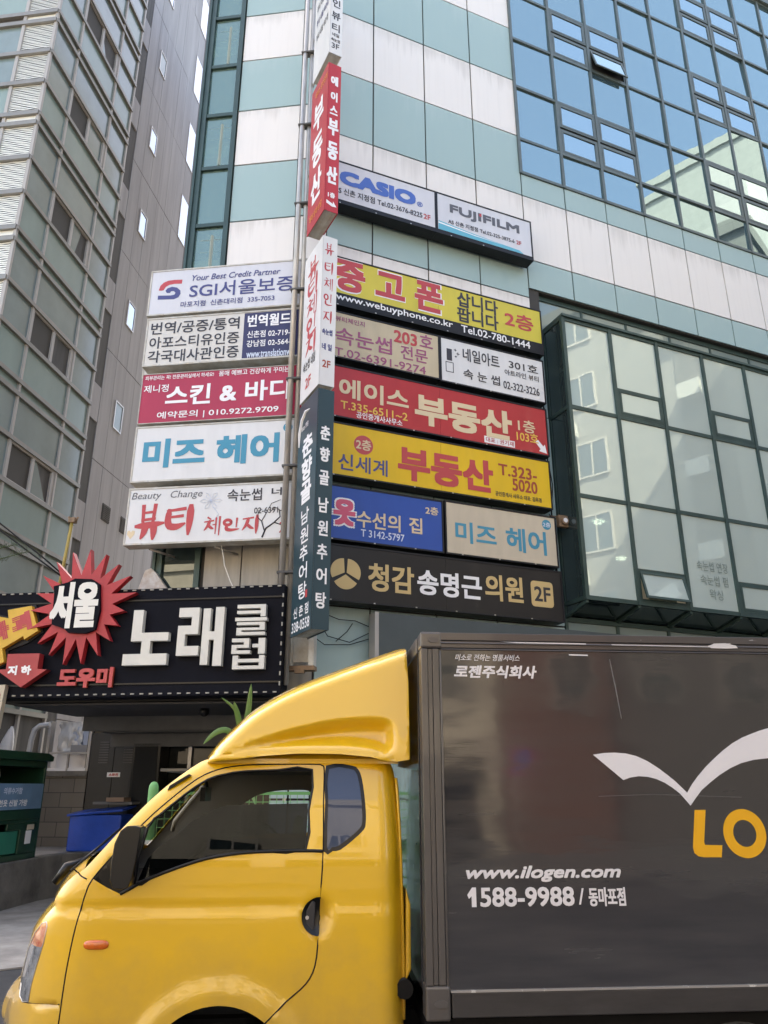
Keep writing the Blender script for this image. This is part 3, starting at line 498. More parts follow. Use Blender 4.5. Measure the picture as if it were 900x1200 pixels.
# ================================================================ the other side of the street (seen mirrored in glass and paint)
def block(label, name, x0, x1, y0, y1, h, m, wins, cat='building', winmat=None, hang=True):
    t = thing(name, label, cat, WF, (x0 + x1) / 2, -(y0 + y1) / 2, 0)
    c = MB(t); c.slab([(x0, -y0), (x1, -y0), (x1, -y1), (x0, -y1)], 0, h); c.build('wall', m, t)
    c = MB(t); c.slab([(x0 - .15, -y0 + .15), (x1 + .15, -y0 + .15), (x1 + .15, -y1 - .15), (x0 - .15, -y1 - .15)], h + .004, h + .6); c.build('parapet', m, t)
    for face, a, b in wins:
        z = 4.4
        while z < h - 2:
            s_ = a
            while s_ < b - 1:
                f = MB(t)
                if face == 'n': f.box(s_, s_ + 1.3, -y1 - .12, -y1 - .01, z, z + 1.5)      # faces +y
                else: f.slab([(x0 - .05, -s_), (x0 + .02, -s_), (x0 + .02, -s_ - 1.3), (x0 - .05, -s_ - 1.3)], z, z + 1.5)
                wo_ = f.build('window', winmat or M['glass_dark'], t)
                f = MB(t)
                if face == 'n':
                    for q in ((s_ - .08, s_, z - .08, z + 1.58), (s_ + 1.3, s_ + 1.38, z - .08, z + 1.58), (s_, s_ + 1.3, z - .08, z), (s_, s_ + 1.3, z + 1.5, z + 1.58), (s_ + .62, s_ + .68, z, z + 1.5)): f.box(q[0], q[1], -y1 - .15, -y1 - .01, q[2], q[3])
                else:
                    for q in ((s_ - .08, s_, z - .08, z + 1.58), (s_ + 1.3, s_ + 1.38, z - .08, z + 1.58), (s_, s_ + 1.3, z - .08, z), (s_, s_ + 1.3, z + 1.5, z + 1.58), (s_ + .62, s_ + .68, z, z + 1.5)): f.slab([(x0 - .09, -q[0]), (x0 + .02, -q[0]), (x0 + .02, -q[1]), (x0 - .09, -q[1])], q[2], q[3])
                f.build('window_frame', M['mullion'], wo_); s_ += 3.1
            z += 3.3
    return t
tile = brick_mat('beige tile', (.27, .265, .25), (.245, .24, .228), (.17, .166, .155), 1.2, .6)
t = block('beige tiled building with air conditioners hung on its wall', 'tiled_building', 19, 33, -8, 16, 23, tile, [('w', -6, 9.5)])
rc = MB(t); rc.slab([(18.93, -11.2), (19.02, -11.2), (19.02, -12.9), (18.93, -12.9)], 3, 22)
rc.build('service_shaft', M['conc_dark'], t)
for k in range(5):
    for y in (-3.9, 5.6, 11.3):
        a = thing('air_conditioner', None, None, WF, 18.7, -(y), 6.3 + 3.3 * k)
        a.e['label'] = 'boxy white air conditioner hung on the beige tiled wall'; a.e['category'] = 'air conditioner'; a.e['group'] = 'air conditioners on the tiled building'
        c = MB(a); c.slab([(18.45, -(y)), (18.95, -(y)), (18.95, -(y) - .9), (18.45, -(y) - .9)], 6.3 + 3.3 * k, 6.95 + 3.3 * k); c.build('case', mat('ac white', (.5, .5, .48), .5) if 'ac white' not in bpy.data.materials else bpy.data.materials['ac white'], a)
t = thing('drain_pipe', 'white rain pipe down the beige tiled wall', 'pipe', WF, 18.85, -4.5, 0)
c = MB(t); c.tube([(18.85, -4.6, 0), (18.85, -4.6, 19)], .09, 8); c.tube([(18.85, -1.2, 0), (18.85, -1.2, 19)], .09, 8); c.build('pipe', INK['white'], t)
block('tall white tower standing behind the beige tiled building', 'white_tower', 34, 46, 5.5, 12.5, 41, brick_mat('pale tower tile', (.42, .42, .40), (.38, .385, .37), (.3, .3, .29), 3.2, 1.6), [('w', 6.5, 8)])
block('pale stone building straight across the street', 'stone_building', -9, 6.7, -26, -15, 13, mat('pale stone', (.50, .45, .37), .8, var=.3, scale=.6), [('n', -8, 6)])
block('brown brick building across the street', 'brick_building', 6.9, 10.5, -26, -15, 17, brick_mat('brown brick', (.16, .075, .055), (.13, .06, .045), (.1, .07, .06), .4, .12), [('n', 8.5, 10)])
block('dark grey building beside the brown brick one across the street', 'grey_building', 11, 23, -28, -16, 16, mat('dark render', (.10, .095, .09), .8, var=.3), [('n', 12, 22)])
block('low cream building beside the pale stone one across the street', 'cream_building', -30, -10, -28, -15, 14, mat('cream render', (.55, .49, .40), .8, var=.2), [('n', -29, -11)])
t = thing('round_road_sign', 'round blue road sign with a red ring on a grey post', 'road sign', WF, 5.6, 10, 0)
c = MB(t); c.lathe((5.6, 10), [(.04, 0), (.04, 2.75)], 10); c.build('post', M['steel'], t)
def back_disc(r0, r1, y): 
    c = MB(t); n = 32; a = [c.p(5.6 + r1 * math.cos(6.2832 * k / n), y, 2.4 + r1 * math.sin(6.2832 * k / n)) for k in range(n)]; b = [c.p(5.6 + r1 * math.cos(6.2832 * k / n), y + .004, 2.4 + r1 * math.sin(6.2832 * k / n)) for k in range(n)]
    c.face(b); c.face(list(reversed(a)))
    for k in range(n): c.face((a[k], a[(k+1) % n], b[(k+1) % n], b[k]))
    return c
back_disc(0, .32, 9.9).build('plate', mat('sign red paint', (.50, .03, .04), .4), t); back_disc(0, .235, 9.89).build('plate_face', mat('sign blue paint', (.03, .08, .38), .4), t)

fs = bpy.data.objects.get('stone_building')
st_ = Thing(); st_.e = fs; st_.fr = WF; st_.b = (-1.15, 20.5, 0)
for x0, x1, m_ in ((-7.5, -4.2, 'glass_door'), (-3.4, -.6, 'glass_door'), (.4, 3.0, 'interior_dark'), (3.6, 6.2, 'glass_door')):
    c = MB(st_); c.box(x0, x1, 14.9, 14.995, .1, 2.7); c.build('shop_window', M['glass_door'] if m_ == 'glass_door' else M['black'], st_)
# ================================================================ shop signs
GR, GL = 'shop signs stacked on the right facade', 'shop signs stacked on the left facade'
def sign(name, label, fr, u0, u1, z0, z1, face, depth=.28, housing=None, lip=.03, group=None, struts=0, foot=.0):
    t = thing(name, label, 'sign', fr, (u0 + u1) / 2, -depth, z0 - lip - foot, group)
    t.z = (u0, u1, z0, z1)
    h = MB(t); h.box(u0 - lip, u1 + lip, -depth, 0, z0 - lip - foot, z1 + lip)
    # raised rim round the face
    for q in ((u0 - lip, u0, z0 - lip - foot, z1 + lip), (u1, u1 + lip, z0 - lip - foot, z1 + lip), (u0, u1, z0 - lip - foot, z0), (u0, u1, z1, z1 + lip)): h.box(q[0], q[1], .001, .018, q[2], q[3])
    h.build('housing', housing or M['housing_dark'], t)
    f = MB(t); n_ = 2 if u1 - u0 > 3.5 else 1          # long faces are made of two sheets
    for k in range(n_):
        a, b = u0 + (u1 - u0) * k / n_, u0 + (u1 - u0) * (k + 1) / n_; f.box(a + .003, b - (.0012 if k < n_ - 1 else .003), .001, .008, z0 + .003, z1 - .003)
    f.build('face_panel', face, t)
    lm = MB(t)
    for k in range(int((u1 - u0) / .8)):                 # screws along the bottom edge
        lm.box(u0 + .3 + .8 * k, u0 + .33 + .8 * k, .018, .024, z0 - lip - foot + .005, z0 - .006 - foot)
    lm.build('screws', M['steel'], t)
    if struts:
        s = MB(t)
        for k in range(struts):
            u = u0 + .35 + (u1 - u0 - .7) * k / max(1, struts - 1)
            s.tube([(u, -depth + .02, z0 - lip - .005), (u + .32, -.585, z0 - lip - .06)], .022, 6); s.tube([(u, -depth + .01, z1 - .1), (u, -.585, z1 - .1)], .02, 6)
        s.build('mount', M['steel'], t)
    return t
BOLD = {'중 고 폰': .04, '부동산': .042, '에이스': 0.030, '미즈': 0.025, '헤어': 0.025, '미즈 헤어': .042, '옷': 0.050, 'CASIO': .085, 'FUJIFILM': .05, '청감': 0.025, '송명근': 0.028, '의원': 0.025, '2층': 0.020, '203': 0.030, '2F': 0.025, 'SGI서울보증': 0.013, '번역월드': 0.025, '스킨 & 바디': 0.028, '뷰티': 0.035, '체인지': 0.025, 'Beauty   Change': 0.000, '집': 0.020, '수선의': 0.018, '新': 0.000, '5020': 0.025, 'T.323-': 0.025, '삽니다': 0.025, '팝니다': 0.025, '로젠주식회사': 0.035, 'www.ilogen.com': 0.025, '1588-9988': 0.025, '동마포점': 0.025}
def texts(t, key, src, o=.0095):
    for body, ink, u0, u1, z0, z1 in DATA[src][key]:
        if body in ('뷰티', '체인지'):
            n = len(body); w = (u1 - u0) / n
            for k, ch in enumerate(body): brush(t, ch, u0 + w * k + .03, u0 + w * (k + 1) - .06 / n, z0 + (.06 if k % 2 else 0), z1 - (.04 if k % 2 else 0), INK[ink], o + .003, .066 if n == 2 else .034)
            continue
        if body == 'www.translationw' or body == 'Beauty   Change': sh_ = .2 if body[0] == 'B' else 0
        else: sh_ = .25 if body.startswith('Your') else 0
        if key == 'phone' and body == '중 고 폰': lettering(t, body, u0 - .03, u1 + .03, z0 - .03, z1 + .03, INK['white'], o, .05)
        if body == '옷': lettering(t, body, u0 - .03, u1 + .03, z0 - .03, z1 + .03, INK['white'], o, .075)
        lettering(t, body, u0, u1, z0, z1, INK[ink], o + .003, BOLD.get(body, .014), sh_)
def plate(t, pts, m, o=.009, th=.002, name='emblem'): g = MB(t); g.prism(pts, o - .004, o + th); return g.build(name, m, t)
def rect(a, b, c, d): return [(a, c), (b, c), (b, d), (a, d)]
def ell(c, ru, rz=None, n=28): return [(c[0] + ru * math.cos(2*math.pi*k/n), c[1] + (rz or ru) * math.sin(2*math.pi*k/n)) for k in range(n)]
U0 = .42
# hand-brushed characters: each stroke tapers like ink from a brush
BR = {'뷰': [[(.22, .98, 1), (.24, .56, .8)], [(.66, 1, 1), (.62, .54, .8)], [(.25, .79, .6), (.62, .81, .7)], [(.23, .57, .7), (.64, .6, .7)], [(0, .38, .7), (.5, .41, 1), (1, .46, .5)], [(.36, .40, 1), (.32, .2, .9), (.22, .02, .4)], [(.66, .43, 1), (.68, .2, .9), (.66, 0, .5)]],
 '티': [[(.03, .86, .6), (.62, .92, .9)], [(.08, .62, .6), (.55, .66, .8)], [(.08, .87, .8), (.04, .5, .9), (.12, .28, 1), (.4, .26, .9), (.68, .38, .4)], [(.88, 1, 1), (.87, .5, 1), (.84, 0, .5)]],
 '체': [[(.22, 1, .9), (.36, .92, .6)], [(.02, .76, .6), (.52, .82, .8)], [(.32, .8, .9), (.22, .52, .8), (.02, .28, .3)], [(.27, .55, .7), (.4, .42, .8), (.54, .36, .5)], [(.54, .58, .5), (.7, .6, .7)], [(.72, .95, .9), (.7, .08, .5)], [(.94, 1, 1), (.92, 0, .5)]],
 '인': [[(.26 + .22 * math.cos(a), .72 + .22 * math.sin(a), .8) for a in [k * .5236 for k in range(13)]], [(.82, 1, 1), (.8, .34, .6)], [(.2, .4, .9), (.2, .12, 1), (.5, .06, .8), (.95, .14, .4)]],
 '지': [[(.04, .84, .6), (.6, .9, .9)], [(.36, .86, .9), (.24, .5, .9), (0, .2, .3)], [(.28, .54, .7), (.46, .36, .9), (.66, .28, .5)], [(.88, 1, 1), (.86, .4, 1), (.84, 0, .4)]]}
def brush(t, ch, u0, u1, z0, z1, m, o, wd, mapf=None):
    c = MB(t)
    for k, stroke in enumerate(BR[ch]):
        P = [(u0 + (u1 - u0) * x, z0 + (z1 - z0) * y, w) for x, y, w in stroke]
        if len(P) > 2:
            Q = []
            for i in range(len(P) - 1):
                for s_ in (0, .34, .67): Q.append(tuple(a + (b - a) * s_ for a, b in zip(P[i], P[i + 1])))
            Q.append(P[-1]); P = [Q[0]] + [tuple((a + 2 * b + d) / 4 for a, b, d in zip(Q[i - 1], Q[i], Q[i + 1])) for i in range(1, len(Q) - 1)] + [Q[-1]]
        oo = o + .0003 * k; L_, R_ = [], []
        for i, (u, z, w) in enumerate(P):
            a, b = P[max(i - 1, 0)], P[min(i + 1, len(P) - 1)]; dx, dz = b[0] - a[0], b[1] - a[1]; n = math.hypot(dx, dz) or 1
            if i == 0: u -= dx / n * wd * w * .6; z -= dz / n * wd * w * .6
            if i == len(P) - 1: u += dx / n * wd * w * .8; z += dz / n * wd * w * .8
            w *= .55 if i in (0, len(P) - 1) else 1
            f = mapf or (lambda *q: q)
            L_.append(c.p(*f(u - dz / n * wd * w, oo, z + dx / n * wd * w))); R_.append(c.p(*f(u + dz / n * wd * w, oo, z - dx / n * wd * w)))
        for i in range(len(P) - 1): c.face((R_[i], R_[i + 1], L_[i + 1], L_[i]))
    return c.build('lettering', m, t, fix=False)
# --- right facade
t = sign('lightbox_sign', 'white lightbox sign with wide bold blue letters above the yellow phone sign', RS, U0, 2.92, 13.12, 14.08, face_mat('face grey white', (.67, .67, .71)), group=GR, foot=.07); texts(t, 'casio', 'TXR')
t = sign('lightbox_sign', 'white lightbox sign with heavy grey letters over a blue-green swoosh', RS, 2.985, 5.38, 13.12, 14.08, FACE['face grey white'], group=GR, foot=.07); texts(t, 'fuji', 'TXR')
plate(t, [(3.0, 13.36), (3.0, 13.13), (5.15, 13.13), (5.05, 13.2), (4.4, 13.235), (3.7, 13.285)], INK['swoosh'], .0088); plate(t, [(3.0, 13.325), (3.9, 13.245), (4.6, 13.215), (3.9, 13.225), (3.0, 13.29)], INK['white'], .0095)
plate(t, [(4.03, 13.80), (4.09, 13.80), (4.09, 13.90), (4.03, 13.86)], INK['red'], .0135)
t = sign('lightbox_sign', 'yellow shop sign with large dark red white-edged characters over a black phone strip', RS, U0, 5.46, 10.87, 11.69, face_mat('face yellow green', (.66, .55, .07)), group=GR, foot=.25); texts(t, 'phone', 'TXR')
plate(t, rect(U0 - .02, 5.48, 10.63, 10.868), M['housing_dark'], .0185, .003, 'strip')
for o_ in [c for c in t.e.children if c.name.startswith('lettering')]:
    if min(v[2] for v in [x.co for x in o_.data.vertices]) + t.b[2] < 10.8:
        for v in o_.data.vertices: v.co.y -= .016
t = sign('lightbox_sign', 'faded beige sign with purple eyelash lettering and a red room number', RS, U0, 2.91, 9.46, 10.42, face_mat('face tan', (.60, .50, .34), var=.16), group=GR); texts(t, 'lash', 'TXR')
t = sign('lightbox_sign', 'plain white nail art sign with black lettering and a little bottle drawing', RS, 2.975, 5.42, 9.44, 10.42, face_mat('face white', (.76, .75, .74)), group=GR); texts(t, 'nail', 'TXR')
plate(t, rect(3.10, 3.22, 9.93, 10.2), INK['ink']); 
for a in (rect(3.07, 3.25, 9.88, 9.895), rect(3.07, 3.25, 9.66, 9.675), rect(3.07, 3.085, 9.675, 9.88), rect(3.235, 3.25, 9.675, 9.88)): plate(t, a, INK['ink'])
for x, z, s_ in ((3.30, 10.2, .04), (3.36, 10.12, .05), (3.31, 10.05, .03)): plate(t, [(x - s_, z), (x - .01, z - .01), (x, z - s_), (x + .01, z - .01), (x + s_, z), (x + .01, z + .01), (x, z + s_), (x - .01, z + .01)], INK['ink'])
t = sign('lightbox_sign', 'red real estate sign with cream characters and a small white arrow', RS, U0, 5.40, 8.22, 9.25, face_mat('face red', (.50, .036, .042)), group=GR); texts(t, 'ace', 'TXR')
plate(t, rect(3.89, 4.6, 8.245, 8.39), INK['white'], .0085)
plate(t, [(5.10, 8.47), (5.17, 8.53), (5.29, 8.40), (5.33, 8.45), (5.37, 8.25), (5.18, 8.28), (5.22, 8.33)], INK['white'])
t = sign('lightbox_sign', 'yellow real estate sign with big red characters and a red round floor badge', RS, U0, 5.38, 7.06, 8.06, face_mat('face yellow', (.80, .50, .02)), group=GR); texts(t, 'yellow', 'TXR')
plate(t, ell((1.307, 7.715), .19), INK['redsign'], .0085)
t = sign('lightbox_sign', 'blue clothes mending sign with a large pink character', RS, U0, 2.89, 5.86, 6.83, face_mat('face blue', (.022, .085, .38)), group=GR); texts(t, 'blue', 'TXR')
t = sign('lightbox_sign', 'beige hair salon sign with teal characters next to the blue mending sign', RS, 2.985, 5.42, 5.86, 6.85, face_mat('face beige', (.62, .53, .40), var=.15), group=GR); texts(t, 'hair2', 'TXR')
plate(t, ell((5.225, 6.69), .105), INK['teal'], .0085)
t = sign('lightbox_sign', 'dark charcoal clinic sign with gold and white lettering and a three-part gold emblem', RS, U0, 5.46, 4.78, 5.73, face_mat('face charcoal', (.017, .015, .016), spec=.25), group=GR); texts(t, 'clinic', 'TXR')
for k in range(3):
    a0 = R(90 + 120 * k + 4); a1 = R(90 + 120 * k + 116); am = (a0 + a1) / 2; c = (1.0 + .022 * math.cos(am), 5.25 + .022 * math.sin(am))
    plate(t, [c] + [(c[0] + .25 * math.cos(a0 + (a1 - a0) * i / 14) * (1 + .05 * math.sin(i / 14 * math.pi)), c[1] + .25 * math.sin(a0 + (a1 - a0) * i / 14) * (1 + .05 * math.sin(i / 14 * math.pi))) for i in range(15)], INK['gold2'])
def rrect(a, b, c, d, r):
    return [(x + r * math.cos(R(q)), z + r * math.sin(R(q))) for x, z, s_ in ((b - r, d - r, 0), (a + r, d - r, 90), (a + r, c + r, 180), (b - r, c + r, 270)) for q in (s_, s_ + 30, s_ + 60, s_ + 90)]
plate(t, rrect(4.76, 5.26, 5.01, 5.51, .07), INK['gold2'], .0085)
# --- left facade
UE = .10
t = sign('lightbox_sign', 'pale grey insurance sign with a red and navy swirl emblem and navy lettering', LS, -3.02, UE, 10.42, 11.40, FACE['face grey white'], housing=M['housing_white'], group=GL, depth=.25, struts=2); texts(t, 'sgi', 'TXL')
def dpx(L): return [(-3.02 + 2.885 * (x - 133) / 549, 11.42 - (y - (60 - 45 * (x - 133) / 549)) / 175.) for x, y in L]
plate(t, dpx([(163, 137), (168, 118), (180, 105), (198, 97), (220, 94), (252, 93), (251, 109), (222, 110), (203, 114), (190, 122), (182, 136), (172, 138)]), INK['redsign'])
plate(t, dpx([(163, 158), (212, 157), (226, 154), (230, 146), (222, 139), (212, 140), (208, 147), (196, 147), (190, 138), (197, 128), (214, 122), (234, 125), (248, 137), (250, 150), (243, 164), (226, 172), (163, 174)]), INK['navy'])
t = sign('lightbox_sign', 'cream translation office sign in three black lines with a navy end panel', LS, -2.99, UE, 9.30, 10.30, face_mat('face cream', (.68, .65, .60)), housing=M['housing_white'], group=GL, depth=.25, struts=2); texts(t, 'trans', 'TXL')
plate(t, rect(-1.08, UE, 9.31, 10.29), face_mat('face navy', (.05, .05, .12)), .0085, .0, 'end_panel')
t = sign('lightbox_sign', 'crimson skin care sign with white lettering above the white hair salon sign', LS, -2.97, UE, 8.08, 9.09, face_mat('face crimson', (.46, .042, .085)), housing=M['housing_white'], lip=.012, group=GL, depth=.25, struts=2); texts(t, 'skin', 'TXL')
t = sign('lightbox_sign', 'white hair salon sign with large teal characters under the crimson sign', LS, -2.96, UE, 6.94, 7.98, FACE['face white'], housing=M['housing_white'], group=GL, depth=.25, struts=2)
plate(t, ell((-.135, 7.835), .085), INK['teal'], .0085); texts(t, 'hair', 'TXL')
t = sign('lightbox_sign', 'white beauty sign with red brush characters and a black vine drawing', LS, -2.95, UE, 5.77, 6.77, FACE['face white'], housing=M['housing_white'], group=GL, depth=.25, struts=3); texts(t, 'beauty', 'TXL')
v = MB(t)
def curl(pts, r0, r1): v.tube([(a, .012, b) for a, b in pts], [r0 + (r1 - r0) * i / (len(pts) - 1) for i in range(len(pts))], 4)
curl([(-.50, 5.79), (-.44, 5.95), (-.30, 6.05), (-.20, 6.15), (-.22, 6.28), (-.30, 6.33), (-.36, 6.26)], .016, .006); curl([(-.46, 5.9), (-.52, 6.08), (-.46, 6.2), (-.36, 6.4), (-.2, 6.46)], .012, .004)
curl([(-.3, 6.05), (-.16, 6.0), (-.12, 5.9), (-.2, 5.86)], .01, .004); curl([(-.52, 6.08), (-.6, 6.16), (-.58, 6.28), (-.52, 6.3)], .009, .004)
v.build('vine_drawing', INK['ink'], t)
v = MB(t)
for k in range(6):
    a = k * 1.05; curl([(-1.45, 6.5), (-1.45 + .14 * math.cos(a - .25), 6.5 + .13 * math.sin(a - .25)), (-1.45 + .2 * math.cos(a), 6.5 + .17 * math.sin(a)), (-1.45 + .14 * math.cos(a + .25), 6.5 + .13 * math.sin(a + .25)), (-1.45, 6.5)], .004, .004)
curl([(-1.4, 6.38), (-1.3, 6.25), (-1.36, 6.15)], .005, .003); v.build('flower_drawing', INK['pale'], t)
plate(t, [(-2.86, 5.85), (-2.93, 5.94), (-2.92, 6.0), (-2.88, 6.01), (-2.86, 5.97), (-2.84, 6.01), (-2.79, 6.0), (-2.79, 5.94)], INK['sand'], .0088)
t = sign('lightbox_sign', 'old white sign seen edge-on behind the insurance and translation signs', LS, -3.12, -2.7, 9.2, 10.95, FACE['face cream'], housing=M['housing_white'], depth=.14, lip=.02)
t.e.location = LS.w(-2.91, -.42, 9.18)
# --- blade signs on the corner pole
def blade(label, z0, z1, m, wh=.27, bottom='housing_white'):
    t = thing('blade_sign', label, 'sign', BL, .135, -.84, z0, 'projecting signs stacked on the corner pole')
    h = MB(t); h.box(.012, wh - .012, -.835, -.012, z0 + .02, z1 - .012)
    for q in (.085, .175): h.box(q, q + .012, -.82, -.03, z0 + .012, z0 + .025)
    h.build('housing', M[bottom], t)
    f = MB(t); f.box(.015, wh, -.003, .004, z0, z1); f.build('front_face', m, t)
    f = MB(t); f.box(0, .011, -.84, .004, z0, z1); f.build('side_face', m, t)
    f = MB(t); f.box(wh - .011, wh, -.84, -.004, z0, z1); f.build('side_face', m, t)
    b = MB(t)
    for z in (z0 + .4, (z0 + z1) / 2, z1 - .4): b.box(.11, .16, -1.25, -.836, z - .02, z + .02)
    b.build('bracket', M['steel'], t); return t
def on_front(t, s_, uc, zc, w, h, ink, bold=.05): bold *= .5; lettering(t, s_, uc - w/2, uc + w/2, zc - h/2, zc + h/2, INK[ink], .0055, bold)
def on_side(t, s_, a, zc, w, h, ink, bold=.05): bold *= .5; lettering(t, s_, a - w/2, a + w/2, zc - h/2, zc + h/2, INK[ink], 0, bold, mapf=lambda x, o, z: (-.002 - o, x - .84, z))
t = blade('white projecting sign with black vertical lettering, topmost on the corner pole', 15.4, 18.7, FACE['face white'])
for s_, z, w, h in (('인', 16.78, .17, .22), ('뷰', 16.43, .19, .22), ('티', 16.11, .17, .22), ('네일', 15.91, .15, .09), ('속눈썹', 15.77, .19, .09), ('3F', 15.61, .16, .14)): on_front(t, s_, .13, z, w, h, 'ink', .04)
for k in range(5): on_side(t, '뷰티 네일 속눈썹', .42, 18.2 - .42 * k, .62, .2, 'navy' if k % 2 else 'grey', .02)
t = blade('red projecting sign with white vertical characters on the corner pole', 11.58, 15.13, face_mat('face blade red', (.52, .036, .045)))
for s_, z, w, h in (('에', 14.70, .15, .24), ('이', 14.30, .14, .24), ('스', 13.96, .16, .22), ('부', 13.545, .21, .4), ('동', 12.98, .21, .42), ('산', 12.41, .21, .4), ('1층', 11.95, .14, .12)): on_front(t, s_, .135, z, w, h, 'white', .07)
plate(t, [(.04, 11.82), (.17, 11.76), (.17, 11.82), (.24, 11.71), (.15, 11.70), (.04, 11.75)], INK['white'], .0058)
for s_, z in (('부', 14.2), ('동', 13.34), ('산', 12.48)): on_side(t, s_, .40, z, .52, .72, 'white', .07)
on_side(t, '에이스 공인중개', .5, 14.85, .6, .16, 'orange', .03); on_side(t, '매매 임대 상담', .42, 11.85, .6, .16, 'orange', .03)
t = blade('white projecting sign with red brush characters on the corner pole', 8.04, 11.02, FACE['face white'], .28)
for s_, z, w, h, i_ in (('속눈썹', 9.06, .19, .12, 'navy'), ('네 일', 8.77, .18, .13, 'navy'), ('2F', 8.445, .15, .14, 'darkred')): on_front(t, s_, .13, z, w, h, i_, .05)
for s_, z in (('뷰', 10.75), ('티', 10.36), ('체', 10.02), ('인', 9.7), ('지', 9.36)): brush(t, s_, .05, .21, z - .12, z + .12, INK['red'], .0055, .017)
for s_, z in (('뷰', 10.6), ('티', 10.2), ('체', 9.78), ('인', 9.38), ('지', 9.0)): brush(t, s_, .2, .66, z - .2, z + .2, INK['red'], 0, .045, lambda x, o, z: (-.002 - o, x - .84, z))
on_side(t, '속눈썹 네일', .38, 8.68, .55, .2, 'ink', .03); on_side(t, '2F', .36, 8.32, .26, .2, 'red', .05)
t = blade('dark green projecting restaurant sign with white characters, lowest on the corner pole', 3.98, 7.97, face_mat('face blade green', (.026, .058, .072)), .29)
for k, (s_, z) in enumerate((('춘', 7.18), ('향', 6.80), ('골', 6.40), ('남', 5.94), ('원', 5.56), ('추', 5.18), ('어', 4.80), ('탕', 4.42))): on_front(t, s_, .148, z, .17, .25, 'white', .06 if k < 3 else .045)
for k, (s_, z) in enumerate((('춘', 7.1), ('향', 6.68), ('골', 6.28))): on_side(t, s_, .45, z, .46, .38, 'white', .08)
for k, (s_, z) in enumerate((('남', 5.86), ('원', 5.54), ('추', 5.24), ('어', 4.94), ('탕', 4.64))): on_side(t, s_, .45, z, .34, .26, 'white', .04)
on_side(t, '신 촌 점', .42, 4.33, .62, .17, 'white', .04); on_side(t, '338-0558', .42, 4.11, .74, .16, 'white', .04); on_side(t, 'since 1993', .3, 7.5, .3, .1, 'white', .02)
q = MB(t); q.tube([(-.004, -.78, 7.2), (-.004, -.76, 7.45), (-.004, -.66, 7.66), (-.004, -.5, 7.76), (-.004, -.34, 7.74)], [.012, .03, .035, .03, .01], 5); q.build('emblem', INK['white'], t)
q = MB(t); q.box(-.003, -.001, -.26, -.18, 4.5, 4.62); q.build('seal', INK['redsign'], t)
# --- power leads and tie wires at the ends of the sign boxes
t = thing('power_lead', 'black power leads looping between the right ends of the stacked shop signs', 'cable', RS, 5.6, -.2, 4.8)
c = MB(t)
for z0, z1, s_ in ((10.6, 9.4, .10), (9.5, 8.3, .07), (8.2, 7.1, .11), (7.0, 5.9, .08), (6.0, 4.9, .1)):
    c.tube([(5.43, -.16, z0), (5.5, -.14, z0 - .1), (5.5 + s_ * .6, -.15, (z0 + z1) / 2), (5.5, -.14, z1 + .1), (5.43, -.16, z1)], .011, 6)
c.tube([(5.52, -.2, 4.8), (5.53, -.2, 11.6)], .016, 6); c.build('cable', M['rubber'], t)
t = thing('tie_wire', 'bent pale wire hanging from the beauty sign over the black signboard', 'wire', LS, -.9, -.3, 4.9)
c = MB(t); c.tube([(-1.28, -.2, 5.74), (-1.22, -.2, 5.5), (-1.2, -.2, 5.38), (-1.08, -.2, 5.1), (-.98, -.2, 4.92)], .009, 5); c.build('wire', INK['cream'], t)
# --- the steel downpipe beside the blade signs
t = thing('downpipe', 'tall steel downpipe with clamps up the corner beside the projecting signs', 'pipe', LS, .0, .15, 3.3)
p = MB(t); p.tube([(-.085, .15, 3.3), (-.085, .15, 26.5)], .055, 12); p.tube([(.045, .10, 3.3), (.045, .10, 26.5)], .045, 10); p.build('pipe', M['steel'], t)
for z in (5.1, 7.0, 8.7, 10.6, 12.6, 14.6, 16.6):
    c = MB(t); c.lathe((-.085, -.15), [(.065, z), (.065, z + .04)], 12) if False else c.box(-.16, .12, .06, .21, z, z + .035); c.box(-.02, .02, -.5, .06, z + .005, z + .03); c.build('clamp', M['conc_dark'], t)
t = thing('cable_duct', 'pale metal cable duct with rusty end under the projecting signs', 'duct', LS, .2, -.3, 3.55)
c = MB(t); c.box(.0, .07, -.25, -.05, 3.62, 8); c.box(.36, .45, -.25, -.05, 3.62, 8); c.box(.07, .36, -.25, -.22, 3.7, 8); c.build('channel', M['housing_white'], t)
c = MB(t); c.box(-.01, .46, -.26, -.04, 3.55, 3.62); c.box(.14, .3, -.1, -.03, 3.5, 3.56); c.build('end_cap', M['rusty'], t)
# --- charcoal shopfront board behind the truck, rusty lamp by the bay, loose cables under the clinic sign
t = thing('fascia_board', 'plain dark slate shopfront board above the truck box', 'board', RS, 4.4, -.2, 2.7)
c = MB(t); c.box(1.62, 7.2, -.25, .0, 2.7, 4.62); c.build('board', mat('slate board', (.062, .08, .083), .5, var=.2), t)
c = MB(t); c.box(1.55, 1.62, -.26, .01, 2.7, 4.63); c.build('edge_trim', M['mullion'], t)
t = thing('floodlight', 'rusty square floodlight fixed beside the bay window', 'lamp', RS, 5.62, -.1, 6.7)
c = MB(t); c.box(5.56, 5.80, -.12, -.02, 6.72, 6.96); c.tube([(5.56, -.05, 6.93), (5.49, -.2, 6.98), (5.44, -.3, 6.98)], .012, 5); c.build('bracket', M['rusty'], t)
c = MB(t); c.disc((5.68, 6.84), .085, -.03, .03, 16); c.build('lamp_ring', M['rusty'], t)
c = MB(t); c.disc((5.68, 6.84), .05, .02, .04, 12); c.build('bulb', INK['white'], t)
t = thing('loose_cable', 'thin black cables hanging loose under the charcoal clinic sign', 'cable', RS, 1, -.3, 4.1)
c = MB(t)
